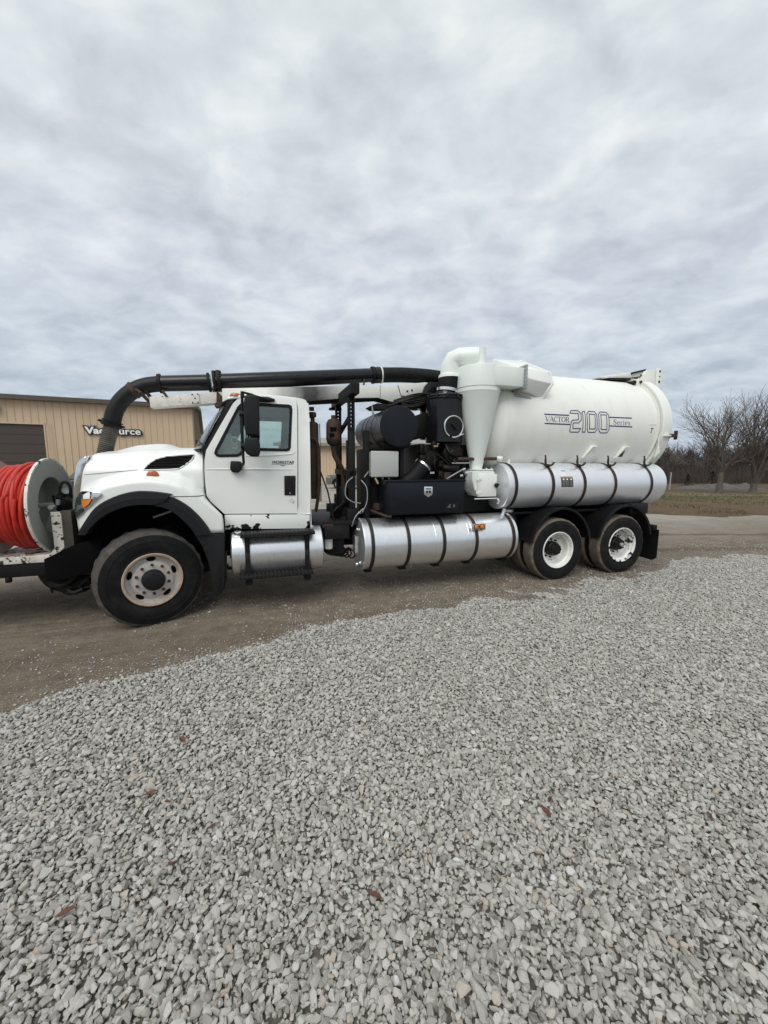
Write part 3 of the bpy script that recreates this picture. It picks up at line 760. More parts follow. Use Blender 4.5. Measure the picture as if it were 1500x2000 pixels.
# far wood: a band of thin trees, four shapes shared
WOOD = []
for s in range(5):
    tb, cb = tree_bms(40+s, height=10.5, spread=30, trunk_r=.15, fork=.30, stems=3, levels=4, twig=.026, upright=.8, seg0=5)
    m_ = ('bark_far', 'bark_grey', 'bark_far', 'bark_far', 'bark_grey')[s]
    WOOD.append((mesh_from('trunk', tb, m_, recalc=False), mesh_from('crown', cb, m_, recalc=False)))
r_ = random.Random(77)
for i in range(190):
    y = r_.uniform(78, 118); x = y*r_.uniform(.48, 1.22); s = r_.uniform(.62, 1.0)*y/100*.92
    if i < 22: s *= 1.05
    t = thing('bare_tree', 'thin leafless tree in the brown wood across the field', 'tree', (x, y, -2.1), r_.random()*6.28, 'bare trees of the far wood')
    t.scale = (s*1.25, s*1.25, s)
    k_ = r_.randrange(5); inst('trunk', WOOD[k_][0], t); inst('crown', WOOD[k_][1], t)
# understorey of the wood: a mass of stems and brush
bv, bf = [], []
r2 = np.random.RandomState(9)
for i in range(26000):
    y = 74+52*r2.rand(); x = y*(.42+.90*r2.rand()); h = (1.2+3.8*r2.rand()**1.8)*(1+.25*mnoise.noise((x*.12, y*.1, 2))); w = .02+.05*r2.rand(); lx, ly = r2.randn(2)*.5
    b = len(bv); bv += [(x-w, y, -2.2), (x+w, y, -2.2), (x+lx, y+ly, -2.1+h)]; bf.append((b, b+1, b+2))
me = bpy.data.meshes.new('undergrowth'); me.from_pydata(bv, [], bf); me.materials.append(MATS['brush'])
o = bpy.data.objects.new('undergrowth', me); C.objects.link(o); o['kind'] = 'stuff'; tag(o, 'brown winter brush filling the far wood', 'undergrowth')
# low evergreen shrubs in front of the wood
def evergreen(x, y, s, label):
    r = random.Random(int(x*10)); bm = NB()
    for i in range(700):
        z = r.random()**1.2; a = r.random()*6.28; rr = (1-z)*.6*r.random()**.4; l = .12
        p = Vector((rr*math.cos(a), rr*math.sin(a), .1+z)); d = Vector((math.cos(a), math.sin(a), r.uniform(-.2, .5)))*l; e = Vector((-d.y, d.x, 0))*.35
        faces_from(bm, [p-e, p+e, p+d], [(0, 1, 2)])
    t = thing('evergreen_shrub', label, 'shrub', (x, y, float(zg(x, y))-.05)); t.scale = (s, s, s)
    obj('foliage', bm, 'evergreen', t, smooth=0); b = NB(); add_cyl(b, (0, 0, -.05), (0, 0, .8), .05, .02, 6); obj('trunk', b, 'bark', t)
evergreen(50.5, 64, 2.0, 'small dark evergreen shrub at left end of the rubble mound')
evergreen(58.0, 68, 2.4, 'wider dark evergreen shrub behind the middle of rubble mound')
# rubble mound
bm = NB()
for i in range(41):
    for j in range(13):
        x, y = -6+12*i/40, -3+6*j/12; e = max(0, 1-(x/6)**2)*max(0, 1-(y/3)**2)
        bm.verts.new((x, y, 1.25*e**.8*(.8+.5*mnoise.noise((x*.5, y*.5, 4)))+.25*e*mnoise.noise((x*1.9, y*1.9, 1))-.05))
bm.verts.ensure_lookup_table()
for i in range(40):
    for j in range(12): bm.faces.new([bm.verts[k_] for k_ in (i*13+j, i*13+j+1, (i+1)*13+j+1, (i+1)*13+j)])
o = obj('rubble_mound', bm, 'rubble', smooth=20, loc=(51, 58, -2.1)); o.rotation_euler = (0, 0, -.3); o['kind'] = 'structure'
def post(x, y, h, r, label, nm='fence_post'):
    t = thing(nm, label, 'post', (x, y, float(zg(x, y)))); b = NB(); add_tube(b, [(0, 0, -.2), (0, 0, h*.5), (.01, 0, h-.05), (.01, 0, h)], [r, r*.95, r*.9, r*.7], 8); obj('pole', b, 'post_grey', t)
    b = NB(); add_lathe(b, [(0, .03), (r*.8, .02), (r*1.1, 0), (r*1.1, -.05)], (.01, 0, h), (0, 0, 1), 8); obj('cap', b, 'galvanised', t)
post(33.5, 45.0, 2.0, .07, 'pale square-topped post at the field edge just behind the tank', 'fence_post')
post(44.5, 46.5, 2.9, .045, 'thin grey pole standing between the two bare trees', 'utility_post')
# ------------------------------------------------------------------ the truck (local axes: x = towards the tail, y = away from the camera side, z up)
truck = thing('vacuum_truck', 'white conventional-cab vacuum truck with tank body, overhead boom and red hose reel at its front', 'truck', (-2.7074, 4.3437, 0), .3098)
VC = 1.22                                             # centre line
def P_(name, bm, m, par=None, **k): return obj(name, bm, m, par or truck, **k)
def mir(v): return 2*VC-v

# --- chassis ---------------------------------------------------------------
bm = NB()
for v in (VC-.44, VC+.36): add_box(bm, (-1.0, v, .74), (8.1, v+.08, 1.01))
for u in (-.9, .7, 1.9, 2.5, 3.6, 4.9, 6.5, 7.95): add_box(bm, (u, VC-.36, .78), (u+.1, VC+.36, .97))
P_('chassis_frame', bm, 'black_frame', bev=.008)
bm = NB()
add_box(bm, (2.06, .20, .86), (2.40, .72, 1.03)); add_box(bm, (1.93, .34, 1.02), (2.62, 1.9, 1.08)); add_box(bm, (2.12, .38, .60), (2.36, .74, .858))
for i, z in enumerate((.70, .80)): add_cyl(bm, (2.12, .36, z), (2.12, .385, z), .014, None, 8)
P_('frame_bracket', bm, 'black_frame', bev=.012)
bm = NB(); add_cyl(bm, (.2, VC, .62), (5.7, VC, .58), .06, None, 14); P_('drive_shaft', bm, 'grease')
bm = NB(); add_box(bm, (-.45, VC-.33, .62), (1.6, VC+.33, 1.18)); add_cyl(bm, (1.6, VC, .72), (2.5, VC, .66), .2, .13, 20); add_box(bm, (-.1, VC-.2, .42), (.7, VC+.2, .64)); P_('engine', bm, 'grease', bev=.05)
bm = NB()
for s in (-1, 1):
    for k_ in range(4): add_box(bm, (-.85+.08*k_, VC+s*.44-.045, .40+.035*k_), (.85-.08*k_, VC+s*.44+.045, .43+.035*k_))
    add_box(bm, (-.12, VC+s*.44-.07, .34), (.12, VC+s*.44+.07, .58)); add_cyl(bm, (.15, VC+s*.36, .45), (.1, VC+s*.34, 1.05), .04, .03, 12)
P_('leaf_springs', bm, 'grease', bev=.004)

# --- wheels ----------------------------------------------------------------
def tyre_bm(R, r0, w, v0, seg=96, grooves=4, lug=.006):
    """lathe: bead, bulging sidewall, shoulder with lugs, grooved tread; slot 0 sidewall, 1 tread"""
    bm = NB(); h = R-r0
    side = [(r0-.01, .055), (r0+.004, .020), (r0+.022, .012), (r0+.030, .016), (r0+h*.30, .004), (r0+h*.50, 0.0), (r0+h*.56, .003), (r0+h*.575, -.002), (r0+h*.70, .006), (r0+h*.84, .016), (r0+h*.85, .020), (R-.020, .028), (R-.004, .040)]
    tr = []; n = grooves; cw = w-.09
    for i in range(n+1):
        a = .045+cw*(i/(n+1)); b = .045+cw*((i+1)/(n+1)); a += .006 if i else 0; b -= .006 if i < n else 0
        tr += [(R, a), (R, b)]
        if i < n: tr += [(R-.013, b+.001), (R-.013, b+.011)]
    prof = side+tr+[(r, w-x) for r, x in reversed(side)]
    m = [0]*(len(side)-3)+[1]*(len(tr)+5)
    m += [0]*(len(prof)-1-len(m))
    rows = add_lathe(bm, [(r, v0+x) for r, x in prof], (0, 0, 0), (0, 1, 0), seg, mis=m)
    for k_, (r, x) in enumerate(prof):
        if (r >= R-.022 and (x < .05 or x > w-.05)):
            for i, vv in enumerate(rows[k_]):
                f = (vv.co.x**2+vv.co.z**2)**.5
                if i % 4 < 2: vv.co.x *= (f-lug)/f; vv.co.z *= (f-lug)/f
    return bm
def flatten(bm, zc):
    for v in bm.verts:
        if v.co.z+zc < .012:
            d = .012-(v.co.z+zc); v.co.z = .012-zc+min(.004, d*.1)*0; v.co.y += (-.25*d if v.co.y < .2 else .25*d)
def make_wheel(u, zc, v0, kind, flip=False):
    """kind front: wide single on a disc wheel; rear: dual tyres on deep dish wheels"""
    w = sub_empty('wheel', truck, (u, mir(v0) if flip else v0, zc))
    if flip: w.rotation_euler = (0, 0, math.pi)
    if kind == 'front':
        bm = tyre_bm(.564, .303, .412, 0.0, lug=.012); flatten(bm, zc); obj('tyre', bm, ['tyre_side', 'tyre_tread'], w, smooth=30)
        bm = NB()
        lp_ = NB(); add_lathe(lp_, [(.300, .10), (.314, .010), (.307, .002), (.289, .006), (.278, .018), (.2715, .046)], (0, 0, 0), (0, 1, 0), 64); obj('rim_flange', lp_, 'wheel_lip', w, smooth=30)
        add_lathe(bm, [(.276, .022), (.271, .050), (.262, .075), (.245, .088), (.222, .075), (.205, .052), (.192, .046), (.10, .046), (0, .05)], (0, 0, 0), (0, 1, 0), 64)
        rm = obj('rim', bm, 'front_wheel', w, smooth=30)
        for k_ in range(5):
            a = math.radians(90+72*k_); bm = NB(); c = Vector((math.cos(a)*.238, .079, math.sin(a)*.238))
            rows = add_lathe(bm, [(1, .012), (.96, .0), (.86, .004), (.80, .012), (0, .012)], (0, 0, 0), (0, 1, 0), 18)
            M_ = Matrix.Rotation(-(a-math.pi/2), 4, 'Y') @ Matrix.Diagonal((.050, 1, .026, 1))
            for v in bm.verts:
                h_ = v.co.y; v.co = M_ @ v.co + c; rr_ = math.hypot(v.co.x, v.co.z)
                v.co.y = float(np.interp(rr_, [.192, .205, .222, .245, .262, .272], [.046, .052, .075, .088, .075, .050]))-.004+.35*min(h_, .004)
            obj('hand_hole_disc', bm, 'dark_void', w)  # black oval disc paints the shade of an open hand hole
        bm = NB(); add_lathe(bm, [(0, -.055), (.085, -.055), (.108, -.047), (.118, -.03), (.120, .05)], (0, 0, 0), (0, 1, 0), 36)
        for k_ in range(5):
            a = math.radians(20+72*k_); add_cyl(bm, (math.cos(a)*.085, -.053, math.sin(a)*.085), (math.cos(a)*.085, -.060, math.sin(a)*.085), .007, None, 6)
        obj('hub_cap', bm, 'black_plastic', w)
        lr, lv = .172, .046
    else:
        for v_ in (0, .335):
            bm = tyre_bm(.518, .292, .275, v_, grooves=4); flatten(bm, zc); obj('tyre', bm, ['tyre_side', 'tyre_tread_dusty'], w, smooth=30)
        bm = NB()
        add_lathe(bm, [(.285, .10), (.303, .012), (.297, .004), (.282, .010), (.272, .030), (.270, .055), (.252, .075), (.248, .135), (.256, .150), (.250, .172), (.232, .186), (.20, .196), (.17, .198), (.10, .198), (0, .2)], (0, 0, 0), (0, 1, 0), 64)
        obj('rim', bm, 'wheel_chipped' if kind == 'rear_chipped' else 'wheel_white', w, smooth=30)
        for k_ in range(5):
            a = math.radians(54+72*k_); bm = NB(); c = Vector((math.cos(a)*.215, .186, math.sin(a)*.215))
            add_lathe(bm, [(1, .012), (.96, .0), (.86, .004), (.80, .012), (0, .012)], (0, 0, 0), (0, 1, 0), 16)
            M_ = Matrix.Rotation(-(a-math.pi/2), 4, 'Y') @ Matrix.Diagonal((.040, 1, .022, 1))
            for v in bm.verts: v.co = M_ @ v.co + c
            obj('hand_hole_disc', bm, 'dark_void', w)  # dark disc laid on the dish, painted shade for the opening
        bm = NB(); add_lathe(bm, [(0, .035), (.05, .035), (.085, .042), (.092, .06), (.098, .10), (.118, .115), (.122, .2)], (0, 0, 0), (0, 1, 0), 28)
        for k_ in range(8):
            a = math.radians(45*k_); add_cyl(bm, (math.cos(a)*.076, .05, math.sin(a)*.076), (math.cos(a)*.076, .030, math.sin(a)*.076), .010, None, 6)
        if kind == 'rear_chipped': add_lathe(bm, [(0, -.005), (.028, -.005), (.034, .004), (.034, .04)], (0, 0, 0), (0, 1, 0), 16, mi=1)
        obj('hub', bm, ['grease', 'galvanised'], w)
        lr, lv = .150, .196
    lm = NB(); add_cyl(lm, (0, .01, 0), (0, -.022, 0), .0185, .0165, 6); add_cyl(lm, (0, -.022, 0), (0, -.038, 0), .010, .009, 8); me = mesh_from('lug_nut', lm, 'rust_dark')
    for k_ in range(10):
        a = math.radians(18+36*k_); inst('lug_nut', me, w, (math.cos(a)*lr, lv, math.sin(a)*lr))
    return w
RU = (5.835, 7.202)
STEER = math.radians(22)
fw = make_wheel(.026, .549, -.036, 'front'); fw.rotation_euler = (0, 0, STEER); fw2 = make_wheel(.026, .549, -.036, 'front', True); fw2.rotation_euler = (0, 0, math.pi+STEER)
make_wheel(RU[0], .497, 0.0, 'rear'); make_wheel(RU[1], .497, 0.0, 'rear_chipped')
make_wheel(RU[0], .497, 0.0, 'rear', True); make_wheel(RU[1], .497, 0.0, 'rear', True)
bm = NB(); add_cyl(bm, (0, .3, .50), (0, 2.14, .50), .07, None, 14); add_box(bm, (-.10, .38, .38), (.10, .62, .62)); add_box(bm, (-.1, 1.82, .38), (.1, 2.06, .62)); add_cyl(bm, (-.22, .4, .44), (-.22, 2.04, .44), .022, None, 10); add_cyl(bm, (-.75, .75, .66), (-.15, .55, .5), .03, None, 10)
P_('front_axle', bm, 'rust_dark', bev=.01)
for u in RU:
    bm = NB(); add_cyl(bm, (u, .25, .5), (u, 2.2, .5), .095, None, 16); add_lathe(bm, [(0, -.28), (.12, -.26), (.22, -.1), (.22, .1), (.12, .26), (0, .28)], (u, VC, .52), (1, 0, 0), 20)
    P_('rear_axle', bm, 'grease')
bm = NB()
for v in (VC-.52, VC+.52):
    add_box(bm, (RU[0]-.1, v-.06, .62), (RU[1]+.1, v+.06, .76)); add_prism(bm, [(6.25, .45), (6.78, .45), (6.9, .75), (6.12, .75)], 'v', v-.08, v+.08)
P_('tandem_suspension', bm, 'grease', bev=.02)

# --- hood and fenders --------------------------------------------------------
def interp(x, tab): return float(np.interp(x, [t[0] for t in tab], [t[1] for t in tab]))
SHO = [(-.80, 1.50), (-.627, 1.60), (-.539, 1.662), (-.377, 1.715), (-.158, 1.757), (.02, 1.768), (.177, 1.748), (.337, 1.714), (.486, 1.633), (.588, 1.53), (.8, 1.33)]
UF = [(1.10, -.752), (1.27, -.755), (1.56, -.735), (1.75, -.695), (1.905, -.660), (2.0, -.622), (2.2, -.60)]
UR = [(1.0, .795), (1.20, .795), (1.26, .79), (1.48, .600), (1.56, .586), (1.8, .583), (2.2, .583)]
def ss(a, b, x):
    t = min(1, max(0, (x-a)/(b-a))); return t*t*(3-2*t)
def body_v(u, z):
    vf = .065 + .16*max(0, (-.42-u)/.34)**2 + .03*max(0, (u-.45)/.35)
    vh = .262 + .10*ss(1.78, 1.98, z) + .05*max(0, (-.42-u)/.34)**2
    sh = interp(u, SHO); w = ss(sh-.085, sh+.035, z)
    return vf*(1-w)+max(vh, vf)*w + .010*math.sin(min(1, max(0, (z-1.05)/.6))*math.pi)*-1*(1-w)
def zarch(u):
    c = (-.045, .828); R = .655; d = R*R-(u-c[0])**2
    lo = 1.125 if u < 0 else 1.045
    return max(lo, c[1]+math.sqrt(d)) if d > 0 else lo
def hood_top(u): return 1.995+.055*ss(-.62, .0, u)+.005*ss(0, .5, u)
def hood_half(side):
    bm = NB(); S = 52; K = 16; cols = []
    for i in range(S+1):
        s = i/S; zl = 1.2
        for _ in range(8): u0 = interp(zl, UF)*(1-s)+interp(zl, UR)*s; zl = .5*zl+.5*zarch(u0)
        col = []
        ztop = 1.93
        for k_ in range(K+1):
            z = zl+(ztop-zl)*k_/K; u = interp(z, UF)*(1-s)+interp(z, UR)*s
            col.append((u, body_v(u, z), z))
        u = interp(2.0, UF)*(1-s)+interp(2.0, UR)*s; zt = hood_top(u); vb = col[-1][1]
        bul = .050*ss(-.62, -.25, u)*(1-ss(.04, .17, u))
        for v_, z in ((vb+.018, 1.93+.45*(zt-1.93)), (vb+.048, 1.93+.80*(zt-1.93)), (vb+.10, zt), (.58, zt+.018), (.72, zt+.030), (.80, zt+.036+bul*.9), (.95, zt+.05+bul), (VC, zt+.055+bul)): col.append((u, v_, z))
        cols.append(col)
    V = [[bm.verts.new((p[0], p[1] if side < 0 else mir(p[1]), p[2])) for p in c] for c in cols]
    for i in range(S):
        for k_ in range(len(V[0])-1): bm.faces.new((V[i][k_], V[i+1][k_], V[i+1][k_+1], V[i][k_+1]))
    return bm
bm = hood_half(-1); b2_ = hood_half(1)
me_ = bpy.data.meshes.new('t'); b2_.to_mesh(me_); b2_.free(); bm.from_mesh(me_); bpy.data.meshes.remove(me_)
bmesh.ops.remove_doubles(bm, verts=bm.verts[:], dist=.0005)
hood = P_('hood', bm, 'white_paint', smooth=50)
md = hood.modifiers.new('thickness', 'SOLIDIFY'); md.thickness = .012; md.offset = -1
# hood side seam and fender seam: fine dark joints
bm = NB()
add_tube(bm, [(u, body_v(u, z)-.0015, z) for u, z in [(-.675+.055*i, 1.762+.0050*i*1.1) for i in range(11)]], .0022, 6)
add_tube(bm, [(u, body_v(u, 1.505)-.001, 1.505+.004*u) for u in np.linspace(.27, .585, 8)], .004, 6)
P_('panel_joint', bm, 'dark_void', hood)
# air intake with louvres on the hood side
VENT = [(-.069, 1.814), (-.045, 1.855), (-.010, 1.897), (.048, 1.939), (.10, 1.960), (.166, 1.975), (.30, 1.992), (.470, 2.006), (.462, 1.965), (.435, 1.925), (.385, 1.881), (.345, 1.850), (.298, 1.826), (.20, 1.818), (.05, 1.815)]
def skin(u, z): 
    if z > 1.93: return body_v(u, 1.93)+.018*(z-1.93)/(.45*(hood_top(u)-1.93)+1e-6)*.9
    return body_v(u, z)
bm = NB(); add_plate(bm, VENT, None, -.004, .02, vf=skin, sub=1); iv = P_('air_intake', bm, 'dark_void', smooth=20)
bm = NB()
for j in range(5):
    z = 1.838+.033*j
    us = [u for u in np.linspace(-.06, .47, 40)]
    def inside(u, z):
        c = False; n_ = len(VENT)
        for i in range(n_):
            (x1, y1), (x2, y2) = VENT[i], VENT[i-1]
            if (y1 > z) != (y2 > z) and u < (x2-x1)*(z-y1)/(y2-y1)+x1: c = not c
        return c
    zz = lambda u: z+.02*(u-.1)
    us = [u for u in us if inside(u, zz(u))]
    if len(us) > 2: add_prism(bm, [(us[0], zz(us[0])-.005), (us[-1], zz(us[-1])-.006), (us[-1], zz(us[-1])+.006), (us[0], zz(us[0])+.006)], 'v', skin(us[0], zz(us[0]))-.012, skin(us[0], zz(us[0]))+.0)
P_('louvre', bm, 'black_plastic', iv, kind='stuff')
bm = NB(); n_ = len(VENT); cx, cz = .2, 1.9
lip = [(u, skin(u, z)-.004, z) for u, z in VENT]; add_tube(bm, lip, .009, 6, closed=True); P_('intake_lip', bm, 'white_paint', iv)
# orange clearance lamp on the fender crown
bm = NB(); 
for k_ in range(13):
    pass
add_lathe(bm, [(0, -.022), (.04, -.020), (.062, -.010), (.068, .004)], (.041, body_v(.041, 1.752)-.004, 1.745), (0, 1, 0), 24)
for v in list(bm.verts): v.co.z = max(v.co.z, 1.742)
P_('marker_light', bm, 'orange_lens', label='orange half-round clearance lamp on the fender')
# black fender flare in two overlapping pieces
def flare(name, outer, inner, v0, v1, m='black_plastic'):
    bm = NB(); n = len(outer)
    def pt(o, i, t): return (o[i][0], o[i][1])
    prof = []
    for i in range(n):
        (ou, oz), (iu, iz) = outer[i], inner[i]
        mu, mz = ou*.55+iu*.45, oz*.55+iz*.45
        prof.append([(ou, v1+.03, oz), (ou, v0+.030, oz), (ou*.94+iu*.06, v0+.006, oz*.94+iz*.06), (mu, v0, mz), (mu*.92+iu*.08, v0-.012, mz*.92+iz*.08), (iu*.97+ou*.03, v0-.010, iz*.97+oz*.03), (iu, v0+.002, iz), (iu, v1, iz)])
    V = [[bm.verts.new(p) for p in r] for r in prof]
    for i in range(n-1):
        for k_ in range(7): bm.faces.new((V[i][k_], V[i+1][k_], V[i+1][k_+1], V[i][k_+1]))
        bm.faces.new((V[i][7], V[i+1][7], V[i+1][0], V[i][0]))
    bm.faces.new(V[0]); bm.faces.new(V[-1][::-1])
    return P_(name, bm, m, smooth=40)
def dens(p, n):
    b = bez([(a, 0, c) for a, c in p], n); return [(q.x, q.z) for q in b]
fo = dens([(-.690, 1.112), (-.645, 1.205), (-.507, 1.405), (-.323, 1.521), (-.130, 1.578), (.043, 1.577), (.150, 1.562), (.262, 1.540)], 28); fi = dens([(-.600, 1.112), (-.555, 1.185), (-.440, 1.296), (-.300, 1.374), (-.163, 1.415), (-.033, 1.425), (.07, 1.420), (.175, 1.452)], 28)
flare('fender_flare', fo, fi, -.002, .14)
ro = dens([(.185, 1.500), (.276, 1.495), (.414, 1.402), (.524, 1.281), (.612, 1.146), (.658, 1.040)], 20); ri = dens([(.072, 1.405), (.152, 1.388), (.272, 1.320), (.380, 1.205), (.455, 1.100), (.482, 1.040)], 20)
flare('fender_flare', ro, ri, .016, .15)
flare('fender_flare', fo, fi, mir(.002)-.0, mir(.14)); flare('fender_flare', ro, ri, mir(.016), mir(.15))
for f_, nm in ((lambda v: v, 0), (mir, 1)):
    bm = NB()
    prof = [(.478, 1.038), (.800, 1.038), (.790, .62), (.772, .40), (.755, .315), (.735, .288), (.665, .282), (.645, .31), (.640, .45), (.600, .72), (.545, .90)]
    add_prism(bm, prof, 'v', f_(.045), f_(.075)); add_prism(bm, [(.70, .28), (.76, .32), (.80, 1.03), (.74, 1.03)], 'v', f_(.076), f_(.56))
    P_('mud_flap', bm, 'black_plastic', bev=.008)
# dark inner wheel housing
bm = NB(); add_lathe(bm, [(.66, 0), (.66, .42), (.30, .50)], (-.045, .14, .80), (0, 1, 0), 40, a0=math.radians(0), a1=math.radians(360))
dele = [v for v in bm.verts if v.co.z < .92]; bmesh.ops.delete(bm, geom=dele, context='VERTS'); P_('wheel_housing', bm, 'dark_void')
bm = NB(); add_box(bm, (.20, .42, 1.28), (.36, .46, 1.40)); add_cyl(bm, (-.05, .45, 1.22), (.18, .45, 1.30), .016, None, 8); P_('heat_shield', bm, 'galvanised', bev=.005)
# grille, headlights
bm = NB()
gp = [(-.628, 1.985), (-.668, 1.968), (-.722, 1.935), (-.762, 1.865), (-.792, 1.74), (-.815, 1.60), (-.835, 1.42), (-.840, 1.30), (-.78, 1.30), (-.745, 1.45), (-.722, 1.60), (-.695, 1.74), (-.664, 1.885)]
for v0, v1 in ((.335, .40), (mir(.40), mir(.335))): add_prism(bm, gp, 'v', v0, v1)
add_prism(bm, [(-.628, 1.985), (-.668, 1.972), (-.722, 1.94), (-.762, 1.87), (-.72, 1.86), (-.69, 1.90), (-.65, 1.93), (-.63, 1.94)], 'v', .4002, mir(.4002)); add_box(bm, (-.84, .401, 1.29), (-.77, mir(.401), 1.36))
for k_ in range(1, 5): add_box(bm, (-.80-.012*(4-k_)+.0, .401, 1.36+.10*k_), (-.77, mir(.401), 1.385+.10*k_))
P_('grille', bm, 'chrome', bev=.012)
bm = NB(); add_box(bm, (-.74, .401, 1.34), (-.72, mir(.401), 1.9)); add_box(bm, (-.62, .42, 1.2), (-.52, mir(.42), 1.9)); P_('radiator', bm, 'dark_void')
for f_ in (lambda v: v, mir):
    def hl(pts, d0, d1, m, name, par, **k):
        bm = NB(); add_plate(bm, pts, None, d0, d1, vf=lambda u, z: (body_v(u, z)), sub=1)
        if f_ is mir:
            for v in bm.verts: v.co.y = mir(v.co.y)
        return P_(name, bm, m, par, **k)
    h_ = hl([(-.735, 1.56), (-.70, 1.578), (-.637, 1.580), (-.530, 1.578), (-.444, 1.573), (-.433, 1.548), (-.50, 1.485), (-.561, 1.426), (-.66, 1.345), (-.753, 1.275), (-.757, 1.42)], -.026, .02, 'chrome', 'headlight', None, bev=.004)
    hl([(-.648, 1.493), (-.60, 1.503), (-.540, 1.502), (-.548, 1.475), (-.572, 1.442), (-.61, 1.415), (-.638, 1.400), (-.652, 1.44)], -.038, -.0268, 'amber_lens', 'turn_signal', h_, bev=.003)
    hl([(-.742, 1.500), (-.715, 1.54), (-.665, 1.545), (-.655, 1.50), (-.660, 1.445), (-.69, 1.43), (-.745, 1.445)], -.036, -.0268, 'car_glass', 'lens', h_, bev=.003)
    hl([(-.752, 1.275), (-.66, 1.345), (-.645, 1.375), (-.66, 1.40), (-.75, 1.345)], -.032, -.0266, 'car_glass', 'lens', h_)

# --- cab ---------------------------------------------------------------------
def tumble(u, z): return max(0, z-2.02)*.115 + .012*max(0, (1.45-z))/.4*0
CV = .222
DOOR = [(.628, 2.050), (.604, 1.93), (.597, 1.799), (.597, 1.670), (.606, 1.49), (.650, 1.42), (.798, 1.262), (1.700, 1.232), (1.716, 1.80), (1.738, 2.60), (1.738, 2.700), (1.722, 2.724), (1.486, 2.724), (1.15, 2.716), (1.010, 2.690), (.960, 2.640), (.80, 2.36)]
WIN = [(.735, 2.060), (.724, 2.015), (.745, 1.985), (.781, 1.975), (.985, 1.982), (1.025, 2.000), (1.066, 2.052), (1.241, 2.058), (1.580, 2.056), (1.618, 2.066), (1.634, 2.099), (1.672, 2.590), (1.664, 2.636), (1.630, 2.648), (1.285, 2.650), (1.090, 2.644), (1.045, 2.630), (1.010, 2.592)]
def shrink(p, d):
    cx = sum(a for a, b in p)/len(p); cz = sum(b for a, b in p)/len(p); out = []
    n = len(p)
    for i in range(n):
        a, b, c = Vector(p[i-1]), Vector(p[i]), Vector(p[(i+1) % n])
        n1 = Vector((-(b-a).y, (b-a).x)).normalized(); n2 = Vector((-(c-b).y, (c-b).x)).normalized(); m = (n1+n2).normalized()
        m = m/max(.35, m.dot(n1))
        if (Vector((cx, cz))-b).dot(m) < 0: m = -m
        out.append((b.x+m.x*d, b.y+m.y*d))
    return out
def both(fn):
    fn(lambda v: v); fn(mir)
def flipv(bm, f):
    if f is mir:
        for v in bm.verts: v.co.y = mir(v.co.y)
SIDE = [(.60, 1.20), (.60, 1.48), (.592, 1.80), (.628, 2.06), (.975, 2.70), (1.05, 2.735), (1.80, 2.735), (1.868, 2.68), (1.885, 2.4), (1.868, 1.0), (.80, 1.0), (.80, 1.15)]
